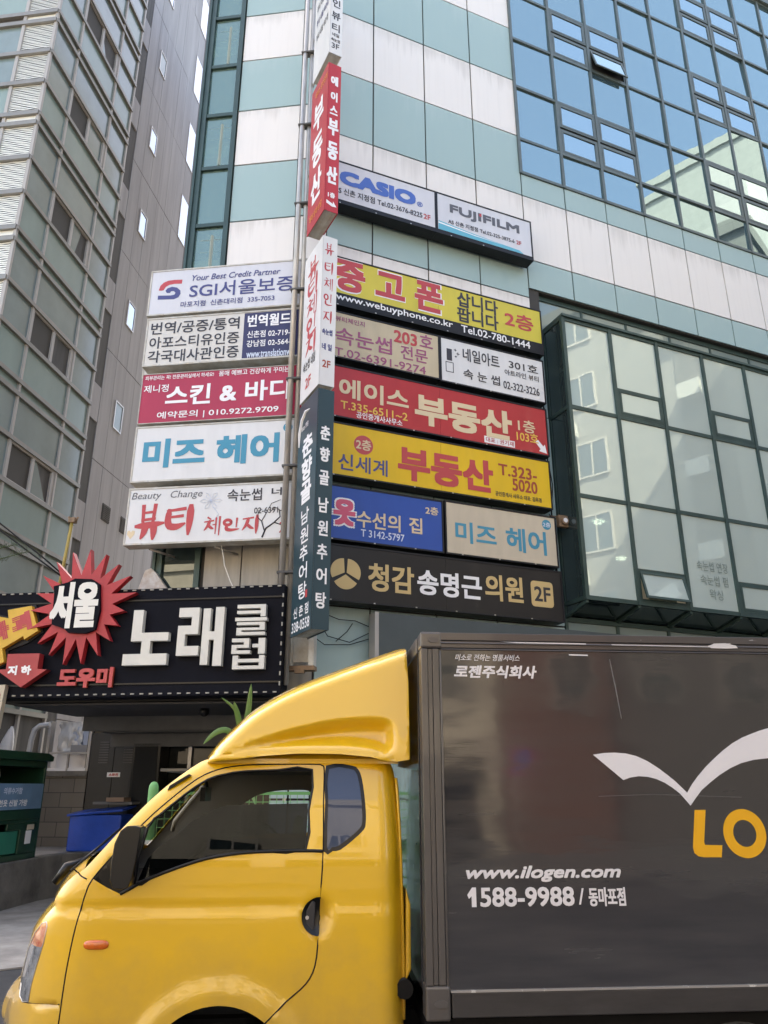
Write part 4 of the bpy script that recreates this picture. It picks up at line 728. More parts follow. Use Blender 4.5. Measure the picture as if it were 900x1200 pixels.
for pts in ([(.55, 4.55), (.8, 4.2), (1.2, 4.12), (1.55, 4.3)], [(.5, 4.2), (.75, 4.05), (1.2, 4.08), (1.55, 4.2)], [(.6, 4.62), (1.0, 4.5), (1.3, 4.5), (1.55, 4.42)], [(.95, 4.12), (1.15, 4.3), (1.25, 4.45)]):
    c.tube([(a, -.28, z) for a, z in pts], .008, 5)
c.build('cable', M['rubber'], t)
# ================================================================ karaoke sign board and the entrance below it
KO = .30
t = thing('karaoke_board', 'black karaoke signboard with cream block letters and dashed white bulbs along its edge', 'signboard', LS, -2.6, 0, 3.1)
b = MB(t); b.box(-5.6, .02, -.1, KO, 3.13, 4.88); b.build('board', mat('board black', (.006, .0065, .012), .6, var=.4, scale=2, spec=.10), t, bevel=.01)
b = MB(t)
for z in (3.33, 4.68): b.box(-5.6, .02, KO + .001, KO + .018, z - .012, z + .012)
b.build('trim', M['black'], t)
proto = MB(t); proto.box(-5.49, -5.43, KO + .003, KO + .02, 3.162, 3.183); bulb = proto.build('marquee_bulb', mat('old bulb', (.40, .375, .32), .5, var=.5, scale=3), t); first = bulb
def bulb_at(u, z, vert=False):
    c = bulb.copy(); link(c); c.parent = t.e; c.location = (u + 5.46, 0, z - 3.1725)
    if vert: c.rotation_euler = (0, R(90), 0); q = Vector((-5.46 + 2.6, 0, 3.1725 - 3.1)); c.location = Vector((u + 2.6, 0, z - 3.1)) - Matrix.Rotation(R(90), 3, 'Y') @ q
for k in range(1, 36): bulb_at(-5.46 + .154 * k, 3.1725)
for k in range(0, 36): bulb_at(-5.46 + .154 * k, 4.855)
for k in range(10): bulb_at(-.0, 3.3 + .155 * k, True)
LET = {'노': [(.15, .38, .58, 1), (.15, 1, .43, .58), (.40, .60, .20, .43), (0, 1, 0, .20)],
 '래': [(0, .45, .84, 1), (.29, .45, .69, .84), (0, .45, .54, .69), (0, .17, .34, .54), (0, .48, .18, .34), (.54, .70, .02, .98), (.70, .81, .44, .58), (.81, 1, 0, 1)],
 '클': [(.05, .95, .88, 1), (.79, .95, .60, .88), (.05, .79, .70, .80), (0, 1, .46, .57), (.06, .94, .33, .42), (.78, .94, .24, .33), (.06, .94, .16, .24), (.06, .22, .10, .16), (.06, .96, 0, .10)],
 '럽': [(0, .52, .88, 1), (.36, .52, .79, .88), (0, .52, .69, .79), (0, .15, .61, .69), (0, .56, .50, .61), (.62, .80, .70, .81), (.80, 1, .49, 1), (.05, .21, 0, .44), (.84, 1, 0, .44), (.21, .84, .22, .33), (.21, .84, 0, .11)]}
cm_ = mat('letter cream', (.72, .69, .62), .4, var=.12, scale=4)
for s_, u0, u1, z0, z1 in DATA['TXK'][:4]:
    c = MB(t)
    for a, b_, q, r_ in LET[s_]: c.box(u0 + (u1 - u0) * a, u0 + (u1 - u0) * b_, KO + .006, KO + .11, z0 + (z1 - z0) * q, z0 + (z1 - z0) * r_)
    c.build('channel_letter', cm_, t)
s_, u0, u1, z0, z1 = DATA['TXK'][4]
for k in range(4): lettering(t, s_, u0, u1, z0, z1, INK['redsign'] if k == 3 else INK['darkred'], KO + .02 + .016 * k, .05)
t = thing('starburst_sign', 'red starburst sign with white characters on a black plate', 'sign', LS, -3.35, KO, 3.65)
C_ = (-3.36, 4.58); pts = []; n_ = 19
rad = [1.0, .96, .93, .97, 1.0, .80, .78, .84, .92, .96, .98, .93, .93, .95, .93, .9, .97, .98, 1.0]
for k in range(n_):
    a = R(90 - 360 / n_ * k - 2); rr = .98 * rad[k]; pts.append((C_[0] + rr * .97 * math.cos(a), C_[1] + rr * math.sin(a)))
    a2 = a - R(180 / n_); pts.append((C_[0] + .53 * math.cos(a2), C_[1] + .535 * math.sin(a2)))
b = MB(t); b.prism(pts, KO + .02, KO + .14); b.build('burst', mat('burst red', (.52, .032, .04), .45, var=.25, scale=3), t)
b = MB(t); b.prism([(-3.80, 4.28), (-3.83, 4.78), (-3.86, 4.92), (-3.62, 4.98), (-3.5, 5.04), (-3.2, 5.02), (-3.06, 4.93), (-3.0, 4.5), (-3.04, 4.18), (-3.2, 4.12), (-3.5, 4.14), (-3.56, 4.2)], KO + .14, KO + .20); b.build('plate', bpy.data.materials['board black'], t)
lettering(t, '서울', -3.86, -3.04, 4.21, 4.98, INK['cream'], KO + .203, .035)
t = thing('price_sign', 'jagged yellow sign with red characters at the left end of the signboard', 'sign', LS, -4.6, KO, 3.6)
b = MB(t); b.prism([(-5.25, 4.25), (-5.2, 4.42), (-4.98, 4.36), (-4.94, 4.48), (-4.62, 4.42), (-4.66, 4.56), (-4.25, 4.62), (-4.07, 4.2), (-4.29, 4.06), (-4.31, 4.12), (-4.65, 3.92), (-4.58, 3.7), (-4.73, 3.64), (-5.2, 3.6)], KO + .03, KO + .12); b.build('panel', mat('sign yellow', (.78, .46, .05), .45, var=.15), t)
b = MB(t); b.prism([(-5.28, 4.22), (-5.23, 4.46), (-4.95, 4.4), (-4.92, 4.52), (-4.66, 4.46), (-4.7, 4.6), (-4.23, 4.66), (-4.03, 4.19), (-4.27, 4.02), (-4.6, 3.9), (-4.54, 3.7), (-4.73, 3.6), (-5.2, 3.56)], KO + .01, KO + .028); b.build('backing', M['housing_dark'], t)
for s_, u, z, a in (('파', -4.74, 4.20, .35), ('괴', -4.38, 4.34, .35)):
    lettering(t, s_, u - .17, u + .17, z - .16, z + .16, INK['redsign'], KO + .123, .1, mapf=lambda x, o, zz, u=u, z=z, a=a: (u + (x - u) * math.cos(a) - (zz - z) * math.sin(a), o, z + (x - u) * math.sin(a) + (zz - z) * math.cos(a)))
t = thing('arrow_sign', 'red down-arrow sign with two white characters', 'sign', LS, -4.2, KO, 3.28)
b = MB(t); b.prism([(-4.50, 3.82), (-3.95, 3.82), (-3.95, 3.57), (-3.79, 3.56), (-4.19, 3.285), (-4.66, 3.57), (-4.49, 3.575)], KO + .03, KO + .17); b.build('arrow', mat('arrow red', (.46, .04, .045), .4, var=.2), t)
lettering(t, '지 하', -4.45, -4.05, 3.48, 3.63, INK['white'], KO + .173, .06)
# canopy behind the board
t = thing('entrance_canopy', 'dark slatted canopy over the recessed karaoke entrance', 'canopy', LF, -3, -.8, 2.7)
c = MB(t)
for k in range(16): c.box(-5.1, .0, -1.9 + .135 * k, -1.9 + .135 * k + .12, 3.08, 3.11)
c.build('soffit', mat('soffit slat', (.06, .06, .065), .6), t)
c = MB(t); c.box(-5.0, -.36, -2.1, -1.98, 2.82, 3.12); c.box(-4.7, -.36, -2.7, -2.6, 2.55, 2.83); c.box(-4.7, -.36, -2.6, -2.1, 2.80, 2.83); c.build('beam', mat('beam grey', (.11, .11, .115), .6, var=.3), t)
c = MB(t); c.box(-5.35, -.2, -1.95, .2, 3.13, 3.2); c.build('deck', M['joint'], t)
t = thing('security_camera', 'small black dome camera under the canopy', 'camera', LF, -2.05, -.6, 3.0)
c = MB(t); c.lathe((-2.05, -.6), [(.08, 3.08), (.085, 3.03), (.08, 3.0), (.06, 2.96), (.02, 2.94)], 14); c.build('dome', M['black'], t)
# recessed front: cabinet doors, glass door, block wall, window
t = thing('shop_entrance', 'dark recessed shop entrance with steel cabinet doors and a glass door', 'shop front', LF, -4, -3.1, 0)
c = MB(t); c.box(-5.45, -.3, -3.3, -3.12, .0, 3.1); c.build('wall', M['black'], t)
for a, b_ in ((-5.32, -4.80), (-4.79, -4.27)):
    c = MB(t); c.box(a, b_, -3.1, -3.04, .72, 2.84); o_ = c.build('cabinet_door', mat('cabinet grey', (.038, .036, .034), .55, metal=0, var=.3, scale=2) if a < -5 else bpy.data.materials['cabinet grey'], t, bevel=.006)
    c = MB(t)
    for k in range(9): c.box(a + .2, a + .4, -3.045, -3.025, 2.25 + .05 * k, 2.275 + .05 * k)
    c.build('louver', M['conc_dark'], o_)
c = MB(t); c.box(-4.9, -4.62, -3.04, -3.03, 1.98, 2.07); lp = c.build('notice_plate', INK['white'], t); lettering(t, '소화전', -4.86, -4.66, 1.995, 2.055, INK['red'], -3.028, .05)
c = MB(t)
for a in (-3.72, -3.2, -2.5, -1.2): c.box(a, a + .07, -3.1, -3.0, .0, 2.75)
c.box(-3.72, -1.13, -3.08, -3.02, 2.7, 2.78); do = c.build('door_frame', M['steel'], t)
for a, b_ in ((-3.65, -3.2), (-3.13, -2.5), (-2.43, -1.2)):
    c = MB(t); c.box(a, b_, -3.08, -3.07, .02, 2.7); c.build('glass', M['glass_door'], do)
t = thing('speaker_column', 'tall black mesh speaker column beside the glass door', 'speaker', LF, -3.95, -2.85, .0)
c = MB(t); c.box(-4.2, -3.62, -3.05, -2.6, .66, 2.62); c.build('cabinet', M['black'], t, bevel=.012)
c = MB(t); c.box(-4.15, -3.68, -2.6, -2.59, .75, 2.55); c.build('grille', mat('speaker mesh', (.015, .015, .016), .8, bump=1, bscale=160), t)
t = thing('block_wall', 'low grey block wall under the stockroom window', 'wall', LF, -5.9, -3.1, .0)
c = MB(t); c.box(-7.6, -5.36, -3.3, -3.08, .6, 2.0); c.build('blocks', M['block'], t)
c = MB(t); c.box(-7.6, -5.34, -3.32, -3.02, 2.0, 2.1); c.build('coping', M['retain'], t)
t = thing('stockroom_window', 'open white window full of wrapped stock above the block wall', 'window', LF, -5.75, -3.2, 2.1)
c = MB(t); c.box(-6.3, -5.36, -3.55, -3.5, 2.1, 3.1); c.box(-6.3, -5.36, -3.5, -3.1, 2.1, 2.16); c.build('back', INK['white'], t)
c = MB(t); c.box(-5.4, -5.34, -3.2, -3.05, 2.1, 3.1); c.box(-6.3, -5.4, -3.14, -3.08, 2.44, 2.47); c.box(-5.84, -5.81, -3.14, -3.08, 2.1, 2.44); c.box(-6.32, -6.26, -3.2, -3.05, 2.1, 3.1); c.build('frame', M['mullion'], t)
random.seed(3)
c = MB(t); N_ = 12; c.smooth = True
q = [[c.p(-6.2 + .55 * i / N_, -3.28 + random.uniform(-.06, .06), 2.5 + .6 * j / 8) for j in range(9)] for i in range(N_ + 1)]
for i in range(N_):
    for j in range(8): c.face((q[i][j], q[i+1][j], q[i+1][j+1], q[i][j+1]))
c.build('plastic_sheet', mat('plastic sheet', (.62, .62, .62), .2, spec=.8), t)
c = MB(t); c.box(-5.85, -5.42, -3.4, -3.2, 2.48, 2.62); c.build('grey_tub', mat('tub grey', (.25, .25, .26), .5), t); c = MB(t); c.box(-5.9, -5.5, -3.45, -3.3, 2.62, 3.0); c.build('blue_box', mat('box pale blue', (.40, .45, .56), .6), t)
t = thing('drain_pipe', 'white bent drain pipe coming down left of the stockroom window', 'pipe', LF, -6.5, -2.7, .66)
c = MB(t); c.tube([(-6.1, -2.7, 3.0), (-6.32, -2.7, 2.98), (-6.42, -2.7, 2.9), (-6.46, -2.7, 2.7), (-6.56, -2.7, .66)], .055, 10); c.build('pipe', mat('pipe white', (.55, .55, .56), .45), t)
t = thing('plastic_bag', 'crumpled white plastic bag hanging by the drain pipe', 'bag', LF, -6.85, -2.5, 2.1)
c = MB(t); c.smooth = True; rings = []
for k, (r_, z) in enumerate(((.03, 2.95), (.06, 2.88), (.12, 2.72), (.15, 2.5), (.14, 2.3), (.09, 2.2), (.02, 2.16))):
    rings.append([c.p(-6.85 + r_ * (1 + random.uniform(-.25, .25)) * math.cos(a * .628) + .12 * (z - 2.6), -2.5 + r_ * .7 * math.sin(a * .628), z + random.uniform(-.03, .03)) for a in range(10)])
for A, B in zip(rings, rings[1:]):
    for k in range(10): c.face((A[k], A[(k+1) % 10], B[(k+1) % 10], B[k]))
c.build('bag', INK['white'], t)
t = thing('menu_sign', 'small pale yellow sign with red writing at the left edge below the signboard', 'sign', LS, -4.9, .35, 2.6)
c = MB(t); c.prism([(-5.3, 3.32), (-4.5, 3.34), (-4.53, 2.66), (-5.3, 2.6)], .3, .4); c.build('panel', FACE['face beige'], t)
lettering(t, '노래', -5.1, -4.56, 2.9, 3.2, INK['red'], .403, .06)
t = thing('wall_panel', 'rust spotted white panel leaning behind the starburst sign', 'panel', LF, -2.7, .1, 4.9)
c = MB(t); c.prism([(-3.2, 4.9), (-2.5, 4.9), (-2.85, 5.35), (-2.95, 5.44), (-3.05, 5.4)], .06, .18); c.build('panel', mat('rusty white', (.72, .70, .66), .6, var=.5, scale=9, dark=(.5, .38, .28)), t)
t = thing('yellow_pole', 'thin yellow pole with a clamp head behind the signboard', 'pole', LF, -4.55, .25, 4.5)
c = MB(t); c.tube([(-4.62, .25, 4.6), (-4.52, .25, 6.35)], .03, 8); c.build('pole', mat('pole yellow', (.45, .32, .07), .6, var=.4), t)
c = MB(t); c.box(-4.57, -4.45, .2, .3, 6.33, 6.42); c.tube([(-4.6, .25, 6.45), (-4.57, .25, 6.39), (-4.44, .25, 6.37), (-4.42, .25, 6.44)], .022, 6); c.build('clamp', M['rusty'], t)
t = thing('service_cable', 'two black cables slanting down to the signboard from the left', 'cable', WF, -5.5, -12.6, 4.8)
c = MB(t)
for dz in (0, .16): c.tube([(-8.6, -13.5, 7.6 + dz), (-7.2, -13.1, 6.35 + dz * .8), (-5.9, -12.9, 5.45 + dz * .5), (-5.1, -12.75, 4.9)], .014, 6)
c.build('cable', M['rubber'], t)
# clothes bank on the terrace, blue crate, cardboard
BK = Frame(-5.90, 12.5, 85.4)
t = thing('clothes_bank', 'dark green clothes collection bin with open shelf and blue label', 'bin', BK, .3, -.4, .69)
gm = mat('bin green', (.012, .06, .03), .4, var=.4, scale=3, coat=.2); gm2 = mat('bin label green', (.02, .20, .13), .45, var=.2)
c = MB(t)
for q in ((-1.2, 1.5, -.8, -.76, .69, 2.2), (-1.2, -1.14, -.76, 0, .69, 2.2), (1.44, 1.5, -.76, 0, .69, 2.2), (-1.14, 1.44, -.76, .0, .69, .78), (-1.14, 1.44, -.76, .0, 1.24, 1.30), (-1.14, 1.44, -.03, .01, 1.30, 1.45), (-1.14, 1.44, -.76, -.0, 2.1, 2.2), (.9, 1.44, -.05, .0, .78, 1.22), (.5, 1.44, -.05, .0, 1.14, 1.24)): c.box(*q)
c.build('body', gm, t, bevel=.012)
c = MB(t); c.prism([(-1.28, 2.2), (1.58, 2.2), (1.6, 2.28), (1.4, 2.33), (-1.2, 2.33)], -.86, .06); c.build('lid', gm, t, bevel=.015)
c = MB(t); c.box(-1.1, 1.42, .0, .02, 1.45, 1.84); lb_ = c.build('label_panel', mat('label blue', (.16, .28, .42), .5, var=.25), t)
c = MB(t); c.box(-1.1, .86, -.05, -.02, .80, 1.13); c.build('flap', gm2, t)
lettering(t, '의류수거함', .2, .75, 1.68, 1.78, INK['pale'], .021, .03); lettering(t, '헌옷 신발 가방', .1, .95, 1.50, 1.60, INK['white'], .021, .03)
c = MB(t); c.box(1.08, 1.26, .0, .004, .92, 1.12); c.build('sticker', INK['white'], t); c = MB(t); c.box(1.1, 1.32, .0, .004, 1.13, 1.21); c.build('sticker', FACE['face beige'], t)
c = MB(t); c.smooth = True; c.tube([(.1, -.3, 1.98), (.3, -.25, 2.02), (.5, -.28, 1.95)], [.06, .1, .04], 6); c.build('clothing', M['sky_glass'] if False else INK['cream'], t)
t = thing('tarp_box', 'box wrapped in bright blue tarpaulin in front of the steel cabinets', 'box', WF, -5.4, -15.6, .67)
bm_ = mat('blue tarp', (.018, .085, .50), .35, var=.25, scale=3, bump=.5, bscale=9)
c = MB(t); c.slab([(-5.86, -15.5), (-4.88, -15.45), (-4.85, -16.1), (-5.83, -16.15)], .67, 1.3); c.build('tarp', bm_, t, bevel=.03)
c = MB(t); k = [c.p(*q) for q in ((-5.9, -15.45, 1.27), (-4.85, -15.4, 1.36), (-4.82, -16.15, 1.42), (-5.86, -16.2, 1.33), (-5.9, -15.45, 1.31), (-4.85, -15.4, 1.40), (-4.82, -16.15, 1.46), (-5.86, -16.2, 1.37))]
for q in ((4, 5, 6, 7), (3, 2, 1, 0), (0, 1, 5, 4), (1, 2, 6, 5), (2, 3, 7, 6), (3, 0, 4, 7)): c.face([k[i] for i in q])
c.build('lid', bm_, t, bevel=.01)
t = thing('cardboard_sheet', 'flattened cardboard and grey board lying on the blue tarpaulin box', 'cardboard', WF, -5.2, -15.8, 1.4)
c = MB(t); c.slab([(-5.6, -15.9), (-4.8, -15.75), (-4.75, -16.1), (-5.55, -16.2)], 1.475, 1.52); c.build('board', mat('grey board', (.17, .165, .16), .7), t)
c = MB(t); c.slab([(-5.3, -15.75), (-4.95, -15.7), (-4.9, -16.0), (-5.25, -16.05)], 1.525, 1.6); c.build('cardboard', mat('cardboard', (.34, .23, .16), .8, var=.2), t)
# mesh fence and plant behind the truck
FE = Frame(-1.93, 8.2, 4.7)
t = thing('mesh_fence', 'light green wire mesh fence behind the truck cab', 'fence', FE, 1.0, 0, 0)
fm = mat('fence green', (.13, .36, .12), .5)
for u in (-.36, 1.64, 3.64):
    c = MB(t); c.lathe((u, 0), [(.05, 0), (.05, 1.76), (.045, 1.80), (.03, 1.825), (.01, 1.835)], 14); p_ = c.build('post', fm, t)
c = MB(t); c.box(-.415, -.30, .051, .056, 1.12, 1.3); c.build('label', INK['white'], t)
for a in (-.3, 1.7):
    c = MB(t)
    for k in range(28): c.box(a + .068 * k, a + .068 * k + .006, -.003, .003, .1, 1.72)
    for k in range(22): c.box(a, a + 1.87, .003, .009, .1 + .077 * k, .107 + .077 * k)
    c.box(a, a + 1.87, -.012, .012, 1.71, 1.74); c.build('mesh_panel', fm, t)
def leafy(t, base, n, L0, lean, seed):
    random.seed(seed); m = bpy.data.materials.get('broad leaf') or mat('broad leaf', (.075, .16, .028), .4, var=.5, scale=6, dark=(.16, .22, .05))
    for k in range(n):
        a = random.uniform(0, 6.28); el = random.uniform(.5, 1.35); L = L0 * random.uniform(.7, 1.1); c = MB(t); c.smooth = True; pts = []
        z0 = base[2] + random.uniform(.0, .35)
        for i in range(9):
            s_ = i / 8; r_ = L * s_ * math.cos(el) * (1 + .3 * s_); z = z0 + L * s_ * math.sin(el) - L * .35 * s_ ** 2.4; w_ = .055 * L0 * math.sin(math.pi * min(1, .12 + s_ * .88)) ** .7
            cx, cy = base[0] + r_ * math.cos(a), base[1] + r_ * math.sin(a); px_, py_ = -math.sin(a) * w_, math.cos(a) * w_
            pts.append([c.p(cx + px_, cy + py_, z + w_ * .5), c.p(cx, cy, z), c.p(cx - px_, cy - py_, z + w_ * .5)])
        for A, B in zip(pts, pts[1:]):
            c.face((A[0], A[1], B[1], B[0])); c.face((A[1], A[2], B[2], B[1]))
        c.build('leaf', m, t, fix=False)
t = thing('potted_plant', 'tall corn plant with strap leaves rising behind the yellow cab roof', 'plant', WF, -1.62, -9.3, 0)
c = MB(t); c.lathe((-1.62, -9.3), [(.16, 0), (.21, .42), (.23, .42), (.23, .46), (.19, .46), (.18, .4)], 16); c.build('pot', mat('pot', (.25, .12, .07), .7), t)
c = MB(t); c.tube([(-1.62, -9.3, .4), (-1.60, -9.3, 1.4), (-1.63, -9.3, 2.35)], [.035, .03, .02], 8); c.build('stem', mat('stem', (.18, .15, .09), .8), t)
def strap(t, pts, w0, m):
    c = MB(t); c.smooth = True; rows = []
    P = [Vector(p) for p in pts]; n = 12; Q = []
    for i in range(n + 1):
        s_ = i / n * (len(P) - 1); k = min(int(s_), len(P) - 2); f = s_ - k; Q.append(P[k].lerp(P[k+1], f))
    for _ in range(3): Q = [Q[0]] + [(Q[i-1] + Q[i]*2 + Q[i+1]) / 4 for i in range(1, n)] + [Q[-1]]
    for i, q in enumerate(Q):
        tt = (Q[min(i+1, n)] - Q[max(i-1, 0)]).normalized(); sd_ = tt.cross(Vector((.25, 1, .1))).normalized(); s_ = i / n
        w_ = w0 * (math.sin(math.pi * min(1, .1 + .9 * s_)) ** .6 + .05)
        rows.append([c.p(*(q + sd_ * w_)), c.p(*(q + Vector((0, .35 * w_, 0)))), c.p(*(q - sd_ * w_))])
    for A, B in zip(rows, rows[1:]): c.face((A[0], A[1], B[1], B[0])); c.face((A[1], A[2], B[2], B[1]))
    return c.build('leaf', m, t, fix=False)
lm_ = mat('strap leaf', (.10, .21, .045), .38, var=.5, scale=7, dark=(.17, .24, .06))
S0_ = (-1.63, -9.3, 2.3)
for pts, w_ in ((((-1.63, -9.3, 2.3), (-1.58, -9.28, 2.6), (-1.56, -9.25, 2.93)), .045), (((-1.63, -9.3, 2.28), (-1.69, -9.25, 2.55), (-1.74, -9.2, 2.72)), .045), (((-1.63, -9.3, 2.4), (-1.74, -9.22, 2.66), (-1.88, -9.15, 2.76)), .022),
                 (((-1.63, -9.3, 2.2), (-1.78, -9.2, 2.42), (-1.92, -9.15, 2.38), (-2.04, -9.1, 2.24)), .045), (((-1.63, -9.3, 2.2), (-1.5, -9.2, 2.4), (-1.38, -9.1, 2.25)), .04), (((-1.63, -9.3, 2.1), (-1.75, -9.1, 2.25), (-1.9, -9.0, 2.0)), .045), (((-1.63, -9.3, 1.9), (-1.5, -9.1, 2.05), (-1.35, -9.0, 1.85)), .045), (((-1.63, -9.3, 1.8), (-1.75, -9.4, 2.0), (-1.9, -9.4, 1.8)), .045), (((-1.63, -9.3, 1.75), (-1.5, -9.1, 1.85), (-1.4, -9.0, 1.6)), .04)):
    strap(t, pts, w_ * .72, lm_)
t = thing('bush', 'leafy green shrub glimpsed through the cab windows', 'plant', WF, -.95, -9.2, 0)
c = MB(t); c.lathe((-.95, -9.2), [(.2, 0), (.26, .5), (.24, .5), (.2, .45)], 14); c.build('pot', bpy.data.materials['pot'], t)
leafy(t, (-.95, -9.2, .6), 34, 1.15, 0, 11)
# conifer at the left edge of the view
t = thing('pine_tree', 'pine tree at the left edge with one thin twig in view', 'tree', WF, -7.35, -12.2, 0)
c = MB(t); c.tube([(-7.35, -12.2, 0), (-7.3, -12.2, 3), (-7.38, -12.2, 6.6)], [.13, .1, .03], 8); c.build('trunk', mat('bark', (.10, .075, .05), .9, var=.5, bump=.8), t)
c = MB(t); random.seed(5)
for k in range(10):
    z = 4.2 + .22 * k; a = 2.2 * k; L = 1.0 * (7.2 - z) / 3
    tw = [(-7.35, -12.2, z), (-7.35 + L * .6 * math.cos(a), -12.2 + L * .6 * math.sin(a), z + .2), (-7.35 + L * math.cos(a), -12.2 + L * math.sin(a), z + .32)]
    if k in (3, 7): tw = [(-7.35, -12.2, 4.9 + .05 * k), (-6.4, -12.2, 5.12 + .05 * k), (-5.68 - .05 * k, -12.2, 5.35 + .03 * k)]
    c.tube(tw, [.02, .012, .006], 5)
    for j in range(70):
        s_ = random.uniform(.25, 1.0); q = Vector(tw[0]).lerp(Vector(tw[1]), s_ * 2) if s_ < .5 else Vector(tw[1]).lerp(Vector(tw[2]), s_ * 2 - 1)
        d = Vector((random.uniform(-1, 1), random.uniform(-1, 1), random.uniform(-.4, 1))).normalized() * random.uniform(.06, .13)
        e = q + d; c.tube([tuple(q), tuple(e)], .003, 3, caps=False)
c.build('crown', mat('needles', (.05, .085, .03), .6, var=.3), t)
# ================================================================ the delivery truck
TK = DATA['TK']
def wbase(u, z):                     # how far the side of the cab falls away from its widest plane
    w = 0
    if z > 1.42: w += .13 * ((z - 1.42) / .5) ** 1.3
    if u < -.45: w += .26 * ((-.45 - u) / .45) ** 2.5
    if u > .93: w += .05 * ((u - .93) / .1) ** 2
    return w
def sst(a, b, x): t = max(0, min(1, (x - a) / (b - a))); return t * t * (3 - 2 * t)
def catmull(P, n=3, closed=False):
    out = []; N = len(P)
    for i in range(N if closed else N - 1):
        p0, p1, p2, p3 = (P[(i - 1) % N] if closed or i > 0 else P[0]), P[i], P[(i + 1) % N], (P[(i + 2) % N] if closed or i + 2 < N else P[-1])
        for k in range(n):
            t = k / n
            out.append(tuple(.5 * (2 * b + (c - a) * t + (2 * a - 5 * b + 4 * c - d) * t * t + (3 * b - a - 3 * c + d) * t ** 3) for a, b, c, d in zip(p0, p1, p2, p3)))
    if not closed: out.append(tuple(P[-1]))
    return out
def inside(p, poly):
    x, y = p; r = False; j = len(poly) - 1
    for i in range(len(poly)):
        xi, yi = poly[i]; xj, yj = poly[j]
        if (yi > y) != (yj > y) and x < (xj - xi) * (y - yi) / (yj - yi) + xi: r = not r
        j = i
    return r
def dist(p, line):
    best = 9
    for (ax, ay), (bx, by) in zip(line, line[1:]):
        dx, dy = bx - ax, by - ay; L = dx * dx + dy * dy or 1e-9; t = max(0, min(1, ((p[0] - ax) * dx + (p[1] - ay) * dy) / L))
        best = min(best, math.hypot(p[0] - ax - dx * t, p[1] - ay - dy * t))
    return best
AC, AR = (.143, .41), .374           # wheel arch
OUTL = catmull([tuple(p) for p in TK['outline']], 3)
OUTL = [(-.80, .36), (-.86, .5)] + OUTL
arch = [(AC[0] + AR * math.cos(a), AC[1] + AR * math.sin(a)) for a in [R(8 + 164 * k / 28) for k in range(29)]]
BODY = OUTL + [(OUTL[-1][0] + .002, .5)] + [(AC[0] + AR + .02, .46)] + arch + [(AC[0] - AR - .02, .46), (-.5, .40)]
DOOR = catmull([tuple(p) for p in TK['door']], 3)
DOORP = DOOR + [(.365, .66), (-.613, .66)]
WIN = catmull([tuple(p) for p in TK['window']], 2, True); QW = catmull([tuple(p) for p in TK['qwin']], 2, True); QG = catmull([tuple(p) for p in TK['qglass']], 2, True)
SAIL = [tuple(p) for p in TK['sail']]; HEAD = [tuple(p) for p in TK['head']]; BSP = [tuple(p) for p in TK['bumpersplit']]
HC = (.622, 1.163)
HAND = [(HC[0] + .09 * math.cos(a), HC[1] + .088 * math.sin(a)) for a in [R(90 + 180 * k / 16) for k in range(17)]]
HANDP = [p for p in HAND if p[0] < .622] + [(.6205, 1.163 - .088), (.6245, 1.163 + .088)]
FRONT = BSP + [(-.612, .36), (-.95, .30), (-1.0, .9)]
WIN2 = catmull([(-.16, 1.44), (-.06, 1.55), (.05, 1.655), (.16, 1.725), (.30, 1.757), (.45, 1.763), (.535, 1.757), (.545, 1.72), (.535, 1.60), (.53, 1.45), (.4, 1.44), (.1, 1.435)], 2, True)
def wcab(u, z):
    w = wbase(u, z); d = dist((u, z), OUTL)
    if d < .07: w += .032 * (1 - d / .07) ** 2
    k = sst(-.78, -.66, u) * (1 - sst(.46, .56, u))
    w += .009 * k * math.exp(-((z - 1.208) / .011) ** 2) - .007 * sst(1.21, 1.17, z) * (1 if u > -.5 else sst(-.85, -.5, u))
    r = math.hypot(u - AC[0], z - AC[1])
    w -= .020 * (1 - sst(.43, .50, r)) 
    q = math.hypot((u - HC[0]) / (.066 if u > .62 else .092), (z - HC[1]) / .09)
    if q < 1: w += .034 * (1 - q * q) ** .8
    w += .004 * math.sin(3 * u + 1) * math.sin(5 * z) * (1 if z < 1.3 else 0)
    return w
def region(polys, step, box, outer):
    verts, edges = [], []
    for P, closed in polys:
        n0 = len(verts); verts += [Vector(p) for p in P]
        edges += [(n0 + i, n0 + i + 1) for i in range(len(P) - 1)] + ([(n0 + len(P) - 1, n0)] if closed else [])
    nx = int((box[1] - box[0]) / step); nz = int((box[3] - box[2]) / step)
    for i in range(nx + 1):
        for j in range(nz + 1):
            p = (box[0] + (i + .5 * (j % 2)) * step, box[2] + j * step)
            if inside(p, outer): verts.append(Vector(p))
    r = geometry.delaunay_2d_cdt(verts, edges, [], 0, 1e-5)
    return [tuple(v) for v in r[0]], [tuple(f) for f in r[2]]
CV, CF = region([(BODY, True), (DOORP, True), (WIN, True), (QW, True), (QG, True), (SAIL, True), (HEAD, True), (BSP, False), (HANDP, True), (WIN2, True)], .026, (-.95, 1.08, .40, 1.99), BODY)
def classify(c):
    if not inside(c, BODY) or inside(c, WIN): return None
    if inside(c, SAIL): return 'sail'
    if inside(c, QW): return 'qglass' if inside(c, QG) else 'qborder'
    if inside(c, HEAD): return 'ind' if c[1] > 1.03 else 'head'
    if inside(c, HANDP): return 'handle'
    if inside(c, FRONT): return 'bumper'
    if inside(c, DOORP): return 'door'
    return 'body'
CLS = [classify((sum(CV[i][0] for i in f) / 3, sum(CV[i][1] for i in f) / 3)) for f in CF]
WC = [wcab(*v) for v in CV]
t = thing('delivery_truck', 'yellow cab delivery truck with dark grey box parked in front of the sign-covered building', 'truck', TF, 1.6, -.8, 0)
TRK = t; CW = 1.72
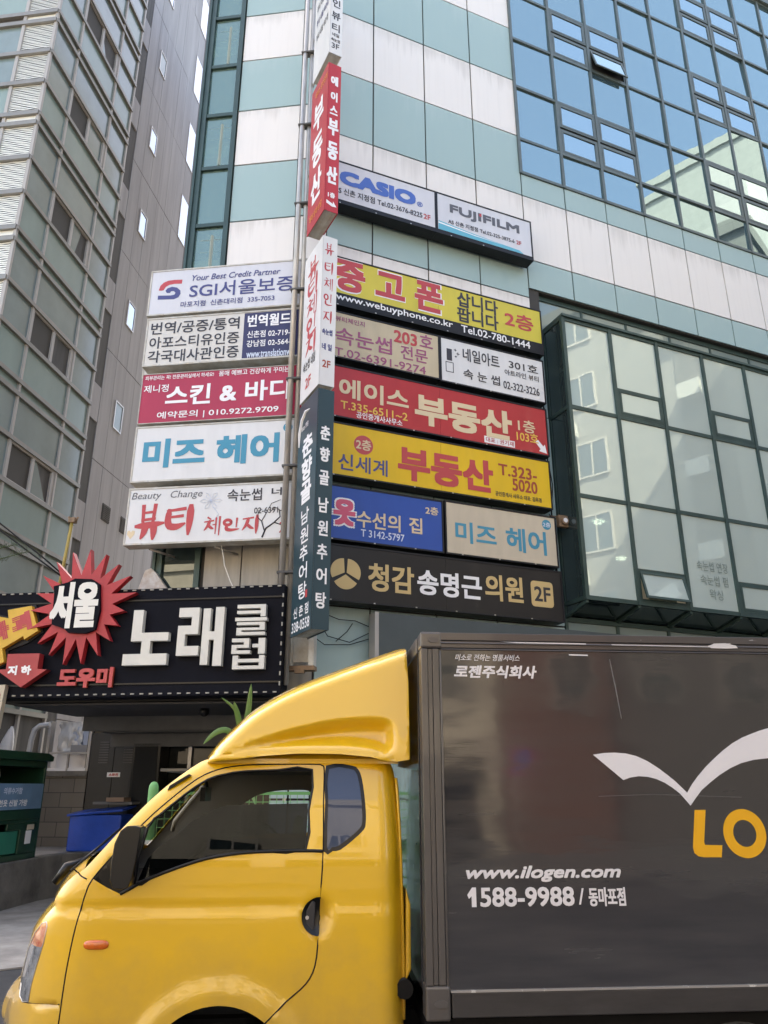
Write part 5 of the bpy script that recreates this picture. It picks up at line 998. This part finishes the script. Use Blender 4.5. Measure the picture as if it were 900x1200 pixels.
def yellow_mat():
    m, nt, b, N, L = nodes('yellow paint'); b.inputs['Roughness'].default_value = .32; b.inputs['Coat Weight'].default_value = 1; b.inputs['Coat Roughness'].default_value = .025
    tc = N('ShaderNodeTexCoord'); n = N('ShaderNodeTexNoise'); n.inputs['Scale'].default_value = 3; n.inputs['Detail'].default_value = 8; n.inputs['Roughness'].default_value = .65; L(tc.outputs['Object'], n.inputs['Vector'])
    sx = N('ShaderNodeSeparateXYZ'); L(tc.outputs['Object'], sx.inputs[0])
    a = N('ShaderNodeMath'); a.operation = 'MULTIPLY_ADD'; L(sx.outputs['Z'], a.inputs[0]); a.inputs[1].default_value = -1.1; a.inputs[2].default_value = 1.05      # road film low on the panels, deepened to paint in the ground's dark reflection
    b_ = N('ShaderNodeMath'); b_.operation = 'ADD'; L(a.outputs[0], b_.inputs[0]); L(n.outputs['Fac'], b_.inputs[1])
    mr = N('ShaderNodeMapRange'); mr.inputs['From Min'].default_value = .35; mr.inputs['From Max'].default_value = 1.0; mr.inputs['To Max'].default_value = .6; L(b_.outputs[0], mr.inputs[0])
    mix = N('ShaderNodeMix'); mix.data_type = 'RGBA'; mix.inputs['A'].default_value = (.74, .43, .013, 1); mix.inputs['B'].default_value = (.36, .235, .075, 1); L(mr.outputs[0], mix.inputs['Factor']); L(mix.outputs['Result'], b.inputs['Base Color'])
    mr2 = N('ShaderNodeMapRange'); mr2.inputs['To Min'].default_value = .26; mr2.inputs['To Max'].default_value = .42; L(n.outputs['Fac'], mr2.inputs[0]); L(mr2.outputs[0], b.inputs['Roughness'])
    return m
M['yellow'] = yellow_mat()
M['cab_glass'] = glass_mat('tinted cab glass', (.45, .5, .55), None, .03, trans=(.15, .155, .18)); M['q_glass'] = glass_mat('blue tinted quarter glass', (.75, .82, .95), (.055, .066, .10), .045, wave=.03)
M['interior'] = mat('cab interior', (.008, .008, .009), .8, spec=.2); M['trim'] = mat('cab trim', (.20, .19, .175), .7)
def side_part(keys, name, m, far=False, dw=0, flip=None, parent=None):
    mb = MB(t); mb.smooth = True; idx = {}
    for f, k in zip(CF, CLS):
        if k in keys:
            q = []
            for i in f:
                if i not in idx: w = WC[i] + dw; idx[i] = mb.p(CV[i][0], -(CW - w) if far else -w, CV[i][1])
                q.append(idx[i])
            mb.face(q if far else q[::1])
    o = mb.build(name, m, parent or t, fix=False)
    me = o.data; n_ = sum((p.normal.y for p in me.polygons))
    if (n_ > 0) != far: me.flip_normals()
    return o
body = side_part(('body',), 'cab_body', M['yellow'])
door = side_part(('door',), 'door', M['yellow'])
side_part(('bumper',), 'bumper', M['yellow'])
side_part(('sail',), 'mirror_base', M['black'])
side_part(('qborder',), 'window_rubber', M['black'])
side_part(('qglass',), 'quarter_window', M['q_glass'], dw=.003)
hd = side_part(('head',), 'headlight', mat('headlamp lens', (.045, .05, .06), .08, var=.8, scale=22, dark=(.26, .28, .31), coat=1), dw=-.004)
side_part(('ind',), 'indicator', mat('amber lens', (.38, .05, .02), .12, var=.7, scale=30, dark=(.62, .30, .14), coat=1), dw=-.004, parent=hd)
side_part(('handle',), 'door_handle', M['black'], dw=-.012, parent=door)
c = MB(t); c.prism([(.565, 1.10), (.585, 1.085), (.597, 1.10), (.60, 1.225), (.585, 1.235), (.572, 1.22), (.556, 1.19), (.552, 1.13)], -.012, .004); c.build('handle_paddle', mat('handle grey', (.03, .03, .034), .35), t, bevel=.004)
c = MB(t); c.disc((.560, 1.158), .009, .004, .009, 12); c.build('door_lock', M['steel'], t)
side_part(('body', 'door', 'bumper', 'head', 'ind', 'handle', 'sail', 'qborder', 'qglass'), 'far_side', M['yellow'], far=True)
CLS2 = ['trim' if inside(c_, BODY) and not inside(c_, WIN2) else None for c_ in [(sum(CV[i][0] for i in f) / 3, sum(CV[i][1] for i in f) / 3) for f in CF]]
CLS_, CLS = CLS, CLS2; side_part(('trim',), 'door_trim', M['trim'], far=True, dw=.06); CLS = CLS_
def W(u, z): return wcab(u, z)
def line_tube(P, r, m, name, dw=0, n=6):
    mb = MB(t); mb.tube([(u, -(W(u, z) + dw), z) for u, z in P], r, n); return mb.build(name, m, t)
line_tube(DOOR, .0042, M['rubber'], 'door_gap', .0012)
line_tube(catmull([tuple(p) for p in TK['seal']], 3), .0085, M['black'], 'window_seal', -.001)
line_tube(catmull([(-.642, 1.392), (-.60, 1.36), (-.556, 1.343)], 4), .0035, M['rubber'], 'cowl_gap', .001)
line_tube([(u, z) for u, z in catmull([(-.42, 1.44), (-.30, 1.58), (-.17, 1.70), (-.03, 1.80), (.08, 1.846), (.2, 1.862), (.35, 1.868), (.56, 1.868)], 4)], .003, M['rubber'], 'frame_seam', .001)
line_tube(BSP, .0035, M['rubber'], 'bumper_gap', .001)
hl = [tuple(p) for p in TK['head']]; line_tube(hl + hl[:1], .0045, M['steel'], 'headlight_rim', .001)
# window reveal
mb = MB(t); ring = [(mb.p(u, -W(u, z), z), mb.p(u, -(W(u, z) + .055), z)) for u, z in WIN]
for a, b in zip(ring, ring[1:] + ring[:1]): mb.face((a[0], b[0], b[1], a[1]))
mb.build('window_reveal', M['black'], t, fix=False)
line_tube(WIN + WIN[:1], .007, M['black'], 'window_rubber', .004)
mb = MB(t); G = [tuple(p) for p in TK['glass']]; a = [mb.p(u, -(wbase(u, z) + .022), z) for u, z in G]; b = [mb.p(u, -(wbase(u, z) + .026), z) for u, z in G]
for q in geometry.tessellate_polygon([[Vector((u, z, 0)) for u, z in G]]): mb.face([a[i] for i in q]); mb.face([b[i] for i in reversed(q)])
for i in range(len(G)): j = (i + 1) % len(G); mb.face((a[i], a[j], b[j], b[i]))
mb.build('door_glass', M['cab_glass'], t)
# far window glass left clear, front, roof and rear skin swept across the cab
NS = 14
def sweep(P, wfun, m, name, crown, t0=0, t1=1, extra=0, width=CW):
    mb = MB(t); mb.smooth = True; rows = []
    for i, (u, z) in enumerate(P):
        a, b = P[max(i - 1, 0)], P[min(i + 1, len(P) - 1)]; tx, tz = b[0] - a[0], b[1] - a[1]; L = math.hypot(tx, tz) or 1; nx, nz = -tz / L, tx / L
        w0 = wfun(u, z); cr = crown(u, z) if callable(crown) else crown; row = []
        for k in range(NS + 1):
            s_ = t0 + (t1 - t0) * k / NS; e = cr * (1 - (2 * s_ - 1) ** 4) + extra; row.append(mb.p(u + nx * e, -(w0 + (width - 2 * w0) * s_), z + nz * e))
        rows.append(row)
    for A, B in zip(rows, rows[1:]):
        for k in range(NS): mb.face((A[k], A[k+1], B[k+1], B[k]))
    return mb.build(name, m, t)
i0 = min(range(len(OUTL)), key=lambda i: math.hypot(OUTL[i][0] - TK['outline'][12][0], OUTL[i][1] - TK['outline'][12][1]))
i1 = min(range(len(OUTL)), key=lambda i: math.hypot(OUTL[i][0] - TK['outline'][18][0], OUTL[i][1] - TK['outline'][18][1]))
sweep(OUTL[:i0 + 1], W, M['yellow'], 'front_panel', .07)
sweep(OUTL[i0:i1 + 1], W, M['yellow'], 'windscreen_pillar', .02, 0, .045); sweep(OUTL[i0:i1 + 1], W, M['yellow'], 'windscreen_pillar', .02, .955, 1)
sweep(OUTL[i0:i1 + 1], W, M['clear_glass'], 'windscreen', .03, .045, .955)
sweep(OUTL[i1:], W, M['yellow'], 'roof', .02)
# interior
c = MB(t); c.box(-.75, .98, -1.62, -.10, .45, .6); c.box(.93, .98, -1.6, -.12, .6, 1.5); c.box(-.72, -.30, -1.55, -.15, .6, 1.26); c.build('cab_floor', M['interior'], t, bevel=.03)
for w in (.28, 1.0):
    c = MB(t); c.box(.15, .62, -w - .45, -w, .75, .93); c.prism([(.55, .9), (.70, .9), (.80, 1.52), (.68, 1.52)], -w - .45, -w); s_ = c.build('seat', M['interior'], t, bevel=.04)
    c = MB(t); c.prism([(.46 + .18, 1.56), (.58 + .2, 1.56), (.60 + .2, 1.80), (.52 + .16, 1.80)], -w - .34, -w - .12); c.build('headrest', M['interior'], t, bevel=.03)
c = MB(t); c.tube([(-.14 + .19 * math.cos(a) * .45, -.52 + .19 * math.sin(a), 1.33 + .19 * math.cos(a) * .75) for a in [k * math.pi / 10 for k in range(21)]], .016, 8); c.tube([(-.14, -.52, 1.33), (-.35, -.52, 1.15)], .025, 8); c.build('steering_wheel', M['black'], t)
c = MB(t); c.box(-.28, .88, -1.5, -.22, 1.865, 1.88); c.build('headliner', mat('headliner', (.10, .095, .085), .8), t)
c = MB(t); c.tube([(-.40, -1.50, 1.50), (-.38, -1.44, 1.56), (-.27, -1.42, 1.70), (-.22, -1.44, 1.76), (-.22, -1.50, 1.78)], .015, 8); c.build('grab_handle', mat('grab handle', (.34, .30, .24), .6), t)
c = MB(t); c.box(-.12, -.09, -1.0, -.72, 1.70, 1.78); c.tube([(-.1, -.86, 1.78), (-.12, -.86, 1.86)], .01, 6); c.build('rear_view_mirror', M['black'], t)
# side mirror, wiper, signal
c = MB(t); c.prism([tuple(p) for p in TK['mirror']], .085, .165); mo_ = c.build('side_mirror', mat('mirror shell', (.007, .007, .008), .22), t, bevel=.032)
c = MB(t); c.tube([(-.36, .14, 1.56), (-.34, .02, 1.56), (-.33, -.08, 1.55)], .018, 8); c.tube([(-.36, .13, 1.40), (-.35, 0, 1.37), (-.34, -.06, 1.36)], .018, 8); c.build('mirror_arm', M['black'], t)
wp = [tuple(p) for p in TK['wiper']]
for w in (.42, .95):
    c = MB(t); c.tube([(wp[0][0], -w, wp[0][1]), (wp[1][0], -w, wp[1][1] + .01), (wp[3][0], -w - .1, wp[3][1])], [.02, .03, .012], 8); c.tube([(wp[4][0] - .03, -w + .1, wp[4][1]), (wp[3][0] + .12, -w - .2, wp[3][1] + .14)], .008, 6); c.build('wiper', M['black'], t)
c = MB(t); c.prism([(-.56 + .02, 1.30), (-.67, 1.345), (-.70, 1.31), (-.68, 1.27)], -1.3, -.33); c.build('cowl', M['black'], t, bevel=.01)
c = MB(t); c.smooth = True; ce = (-.471, 1.05); w0 = W(*ce); rings = []
for j in range(5):
    r_ = math.cos(j / 4 * 1.57); rings.append([c.p(ce[0] + .062 * (abs(math.cos(k * .3927)) ** .6 * (1 if math.cos(k * .3927) > 0 else -1)) * r_, -(W(ce[0] + .062 * math.cos(k * .3927) * r_, ce[1]) - .002 - .014 * math.sin(j / 4 * 1.57)), ce[1] + .022 * (abs(math.sin(k * .3927)) ** .8 * (1 if math.sin(k * .3927) > 0 else -1)) * r_) for k in range(16)])
for A, B in zip(rings, rings[1:]):
    for k in range(16): c.face((A[k], A[(k+1) % 16], B[(k+1) % 16], B[k]))
c.build('side_indicator', mat('orange lens', (.75, .15, .012), .15, var=.3, scale=40, coat=1), t)
side_ = MB(t); side_.prism([(-.21, 1.765), (-.19, 1.775), (-.09, 1.842), (-.10, 1.85), (-.20, 1.79)], -.2, -.085); side_.build('gutter_block', M['black'], t, bevel=.004)
# rear lip of the cab
c = MB(t); c.tube([(u + .004, -.04 - W(u, z) * .6, z) for u, z in OUTL if u > .93 and z < 1.86], .009, 6); c.build('rear_flange', M['yellow'], t)
# roof deflector
def wd0(u, z): return .06 + .16 * max(0, (z - 1.95) / .55) ** 1.2 + (.25 * max(0, (.15 - u) / .45) ** 2 if u < .15 else 0)
DP = [tuple(p) for p in TK['defl']]; top = catmull(DP[:11], 4); bot = DP[11:]; DEF = top + bot
SCO = catmull([tuple(p) for p in TK['scoop']], 2, True)
def wdef(u, z):
    w = wd0(u, z); d = dist((u, z), top)
    if d < .06: w += .045 * (1 - d / .06) ** 2
    if inside((u, z), SCO): w += .085 * sst(0, .085, dist((u, z), SCO + SCO[:1])) 
    if z < 1.945 and u < 1.0: w -= .012 * sst(.03, .0, abs(z - 1.935))
    return w
DV, DF = region([(DEF, True), (SCO, True)], .018, (-.05, 1.13, 1.88, 2.6), DEF)
ds = []
for far in (0, 1):
    mb = MB(t); mb.smooth = True; ix = [mb.p(u, -(CW - wdef(u, z)) if far else -wdef(u, z), z) for u, z in DV]
    for f in DF:
        if inside((sum(DV[i][0] for i in f) / 3, sum(DV[i][1] for i in f) / 3), DEF): mb.face([ix[i] for i in f])
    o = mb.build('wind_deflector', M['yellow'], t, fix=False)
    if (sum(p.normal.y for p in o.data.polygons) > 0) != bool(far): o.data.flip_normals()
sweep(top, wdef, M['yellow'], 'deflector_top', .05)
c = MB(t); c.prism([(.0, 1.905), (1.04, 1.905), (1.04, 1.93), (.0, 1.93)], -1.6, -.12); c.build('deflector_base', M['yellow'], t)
# cargo box
BO_ = .10; BZ0, BZ1, BU0, BU1 = .725, 2.605, 1.152, 4.4
boxm = mat('box paint', (.035, .03, .031), .2, var=.18, scale=1.2, coat=.35, rvar=.05)
def box_panel_mat():
    m, nt, b, N, L = nodes('box side paint'); b.inputs['Base Color'].default_value = (.021, .0212, .0255, 1); b.inputs['Roughness'].default_value = .16; b.inputs['Coat Weight'].default_value = 1; b.inputs['Coat IOR'].default_value = 1.48; b.inputs['Coat Roughness'].default_value = .07
    tc = N('ShaderNodeTexCoord'); n = N('ShaderNodeTexNoise'); n.inputs['Scale'].default_value = 1.6; n.inputs['Detail'].default_value = 2; mp = N('ShaderNodeMapping'); mp.inputs['Scale'].default_value = (1, 1, 2.2); L(tc.outputs['Object'], mp.inputs[0]); L(mp.outputs[0], n.inputs['Vector'])
    n2 = N('ShaderNodeTexNoise'); n2.inputs['Scale'].default_value = 30; mp2 = N('ShaderNodeMapping'); mp2.inputs['Scale'].default_value = (.25, 1, 2); L(tc.outputs['Object'], mp2.inputs[0]); L(mp2.outputs[0], n2.inputs['Vector'])
    ad = N('ShaderNodeMath'); ad.operation = 'MULTIPLY_ADD'; L(n2.outputs['Fac'], ad.inputs[0]); ad.inputs[1].default_value = .03; L(n.outputs['Fac'], ad.inputs[2])
    bp = N('ShaderNodeBump'); bp.inputs['Strength'].default_value = .16; bp.inputs['Distance'].default_value = .03; L(ad.outputs[0], bp.inputs['Height']); L(bp.outputs[0], b.inputs['Coat Normal'])
    n3 = N('ShaderNodeTexNoise'); n3.inputs['Scale'].default_value = 6; n3.inputs['Detail'].default_value = 8; mp3 = N('ShaderNodeMapping'); mp3.inputs['Scale'].default_value = (.3, 1, 2.5); L(tc.outputs['Object'], mp3.inputs[0]); L(mp3.outputs[0], n3.inputs['Vector'])
    mr = N('ShaderNodeMapRange'); mr.inputs['From Min'].default_value = .35; mr.inputs['From Max'].default_value = .75; mr.inputs['To Min'].default_value = .10; mr.inputs['To Max'].default_value = .30; L(n3.outputs['Fac'], mr.inputs[0]); L(mr.outputs[0], b.inputs['Roughness'])
    sx = N('ShaderNodeSeparateXYZ'); L(tc.outputs['Object'], sx.inputs[0])
    lo = N('ShaderNodeMapRange'); lo.inputs['From Min'].default_value = 1.5; lo.inputs['From Max'].default_value = .75; L(sx.outputs['Z'], lo.inputs[0])
    mu_ = N('ShaderNodeMath'); mu_.operation = 'MULTIPLY'; L(lo.outputs[0], mu_.inputs[0]); L(n3.outputs['Fac'], mu_.inputs[1])
    dm = N('ShaderNodeMix'); dm.data_type = 'RGBA'; dm.inputs['A'].default_value = (.021, .0212, .0255, 1); dm.inputs['B'].default_value = (.078, .076, .078, 1); L(mu_.outputs[0], dm.inputs['Factor']); L(dm.outputs['Result'], b.inputs['Base Color'])
    return m
sidem_ = box_panel_mat(); railm = chip_mat('worn box rail', (.060, .052, .051), (.66, .64, .63), .655, 5, (1, 3, 5)); postm = chip_mat('worn box post', (.085, .076, .070), (.62, .60, .56), .66, 5, (4, 4, .6))
c = MB(t); c.box(BU0 + .01, BU1, -1.66, BO_ - .03, BZ0 + .02, BZ1 - .02); c.build('cargo_box', boxm, t)
c = MB(t); c.box(BU0 + .10, BU1, BO_ - .029, BO_ - .010, BZ0 + .11, BZ1 - .095); c.build('side_panel', sidem_, t)
c = MB(t); c.box(BU0 + .11, BU1, BO_ - .05, BO_ - .001, BZ1 - .085, BZ1 - .045); c.box(BU0 + .11, BU1, BO_ - .12, BO_ + .004, BZ1 - .043, BZ1); c.tube([(BU0 + .11, BO_ + .001, BZ1 - .058), (BU1, BO_ + .001, BZ1 - .058)], .006, 6); c.tube([(BU0 + .11, BO_ - .008, BZ1 - .092), (BU1, BO_ - .008, BZ1 - .092)], .006, 6); c.build('top_rail', railm, t, bevel=.01)
c = MB(t); c.box(BU0 + .125, BU1, BO_ - .06, BO_ + .002, BZ0, BZ0 + .108); c.build('bottom_rail', mat('bottom rail paint', (.05, .046, .045), .4, var=.35, scale=5, stretch=(1, 1, 4)), t, bevel=.006)
c = MB(t); c.box(BU0 + .12, BU1, BO_ - .02, BO_ + .006, BZ0 + .109, BZ0 + .118); c.build('sill_strip', chip_mat('strip', (.30, .28, .26), (.62, .6, .56), .6, 6, (2, 2, 2)), t)
c = MB(t); c.box(BU0, BU0 + .035, BO_ - .12, BO_, BZ0 + .14, BZ1 - .09); c.box(BU0 + .037, BU0 + .062, BO_ - .06, BO_ - .006, BZ0 + .14, BZ1 - .09); c.box(BU0 + .064, BU0 + .098, BO_ - .06, BO_ - .001, BZ0 + .14, BZ1 - .09); c.tube([(BU0 + .108, BO_ - .006, BZ0 + .13), (BU0 + .108, BO_ - .006, BZ1 - .1)], .006, 6); c.build('corner_post', postm, t, bevel=.007)
for z0, z1 in ((BZ0 - .012, BZ0 + .138), (BZ1 - .088, BZ1 + .004)):
    c = MB(t); c.box(BU0 - .004, BU0 + .118, BO_ - .13, BO_ + .006, z0, z1); o = c.build('corner_casting', postm, t, bevel=.012)
    zc = (z0 + z1) / 2; c = MB(t); c.disc((BU0 + .07, zc), .017, BO_ + .006, BO_ + .012, 18, .032); c.build('emblem', M['steel'] if False else mat('casting mark', (.09, .082, .078), .35), o); 
c = MB(t); c.box(BU0 - .006, BU0 + .009, -1.6, BO_ - .14, BZ0 + .1, BZ1 - .1); c.build('front_wall', sidem_, t)
c = MB(t); c.box(BU0 - .012, BU0 + .009, -1.66, BO_ - .131, BZ1 - .1, BZ1 - .01); c.build('front_rail', railm, t, bevel=.006)
def decal(pts, m, name='logo'): c = MB(t); c.prism(pts, BO_ - .0098, BO_ - .0083); return c.build(name, m, t)
sh_ = {0: .3, 1: .2, 2: .28}; bd = {0: .01, 1: .035, 2: .035, 3: .03, 4: .015, 5: .025}
boxw = mat('decal white', (.72, .70, .72), .4); boxy = mat('decal orange', (.80, .40, .012), .4)
D1 = DATA['TXB'][3]
for k, (s_, u0, u1, z0, z1) in enumerate(DATA['TXB']):
    if k == 3: s_, u0 = '588-9988', u0 + .062
    lettering(t, s_, u0, u1, z0, z1, boxw, BO_ - .0085, bd[k], sh_.get(k, 0))
decal([(D1[1] + .042, D1[3]), (D1[1] + .042, D1[4]), (D1[1] + .022, D1[4]), (D1[1] - .004, D1[4] - .034), (D1[1] + .004, D1[4] - .052), (D1[1] + .018, D1[4] - .04), (D1[1] + .018, D1[3])], boxw, 'digit')
decal([(2.0, 2.515 - .02), (2.11, 2.513 - .02), (2.11, 2.506 - .02), (2.0, 2.508 - .02)], boxw)
decal(catmull([tuple(p) for p in TK['bird']], 1, True), boxw, 'bird_emblem')
decal([tuple(p) for p in TK['L']], boxy, 'letter')
oc = [tuple(p) for p in TK['Oc']]; cx, cz = oc[0]; ru, rz = oc[1][0] - cx, oc[2][1] - cz; ri, rj = oc[3][0] - cx, oc[4][1] - cz
c = MB(t); n_ = 48; A = [c.p(cx + ru * math.cos(k / n_ * 6.28319), BO_ - .0085, cz + rz * math.sin(k / n_ * 6.28319)) for k in range(n_)]; B = [c.p(cx + ri * math.cos(k / n_ * 6.28319), BO_ - .0085, cz + rj * math.sin(k / n_ * 6.28319)) for k in range(n_)]
for k in range(n_): j = (k + 1) % n_; c.face((A[k], A[j], B[j], B[k]))
c.build('letter', boxy, t)
gz = [p[1] for p in TK['G']]; gu = TK['G'][0][0]; lettering(t, 'GEN', gu + .03, gu + 1.02, min(gz), max(gz), boxy, BO_ - .0085, .07)
scr = MB(t)                                                     # long scratches in the paint
scr.tube([(2.235, BO_ - .009, 2.47), (2.255, BO_ - .009, 2.30), (2.27, BO_ - .009, 2.14)], [.002, .003, .0015], 4); scr.tube([(1.24, BO_ - .008, 1.60), (1.243, BO_ - .008, 1.2)], .002, 4); scr.tube([(2.1, BO_ - .009, 1.735), (2.4, BO_ - .009, 1.745), (2.9, BO_ - .009, 1.73)], .0006, 4); scr.build('scratches', mat('scratch', (.2, .19, .19), .6), t)
decal_c = MB(t); decal_c.prism([(2.82, 2.55), (2.86, 2.565), (2.93, 2.568), (2.99, 2.555), (3.0, 2.54), (2.93, 2.537), (2.84, 2.538)], BO_ + .004, BO_ + .0065); decal_c.prism([(2.25, 2.552), (2.83, 2.549), (2.83, 2.543), (2.25, 2.546)], BO_ + .004, BO_ + .006); decal_c.prism([(1.6, 2.558), (2.1, 2.555), (2.1, 2.549), (1.7, 2.551)], BO_ + .004, BO_ + .006); decal_c.build('paint_chips', mat('bare metal', (.62, .60, .60), .45), t)
# running gear
def wheel(u, o, r, w, name='wheel'):
    c = MB(t); c.smooth = True; prof = [(.55 * r, o - w), (.8 * r, o - w), (.97 * r, o - w * .9), (r, o - w * .7), (r, o - w * .3), (.97 * r, o - w * .1), (.8 * r, o), (.55 * r, o)]; n = 36
    rg = [[c.p(u + q * math.cos(k * 6.28319 / n), oo, r + q * math.sin(k * 6.28319 / n)) for k in range(n)] for q, oo in prof]
    for A, B in zip(rg, rg[1:] + rg[:1]):
        for k in range(n): c.face((A[k], A[(k+1) % n], B[(k+1) % n], B[k]))
    wo = c.build(name, M['rubber'], t)
    c = MB(t); c.disc((u, r), .56 * r, o - w * .8, o - w * .25, 28); c.disc((u, r), .2 * r, o - w * .25, o - .02, 16); c.build('rim', M['steel'], wo)
wheel(.143, -.02, .335, .19); wheel(.143, -1.5, .335, .19); wheel(2.75, .02, .29, .3); wheel(2.75, -1.4, .29, .3)
c = MB(t); c.box(-.4, 4.3, -.62, -.52, .5, .62); c.box(-.4, 4.3, -1.2, -1.1, .5, .62); c.box(1.16, 4.3, -1.6, .0, .64, .70); c.box(1.3, 2.2, -.5, -.1, .42, .62); c.build('chassis', M['interior'], t)
c = MB(t); P_ = [(2.75 + .36 * math.cos(R(a)), .30 + .36 * math.sin(R(a))) for a in range(10, 171, 10)]
for (a, b), (a2, b2) in zip(P_, P_[1:]): c.quad((a, .04, b), (a2, .04, b2), (a2, -.36, b2), (a, -.36, b))
c.build('mudguard', mat('mudguard', (.16, .16, .165), .5), t)
c = MB(t); c.smooth = True; c.tube([(1.06, -.05, .82), (1.06, -.35, .82)], .045, 12); c.build('air_filter', M['black'], t)
mb = MB(t); ring = [(mb.p(AC[0] + AR * math.cos(R(a)), -(W(AC[0] + AR * math.cos(R(a)), AC[1] + AR * math.sin(R(a)))), AC[1] + AR * math.sin(R(a))), mb.p(AC[0] + AR * math.cos(R(a)), -.45, AC[1] + AR * math.sin(R(a)))) for a in range(0, 181, 6)]
for a, b in zip(ring, ring[1:]): mb.face((a[0], b[0], b[1], a[1]))
mb.build('wheel_housing', M['interior'], t, fix=False)
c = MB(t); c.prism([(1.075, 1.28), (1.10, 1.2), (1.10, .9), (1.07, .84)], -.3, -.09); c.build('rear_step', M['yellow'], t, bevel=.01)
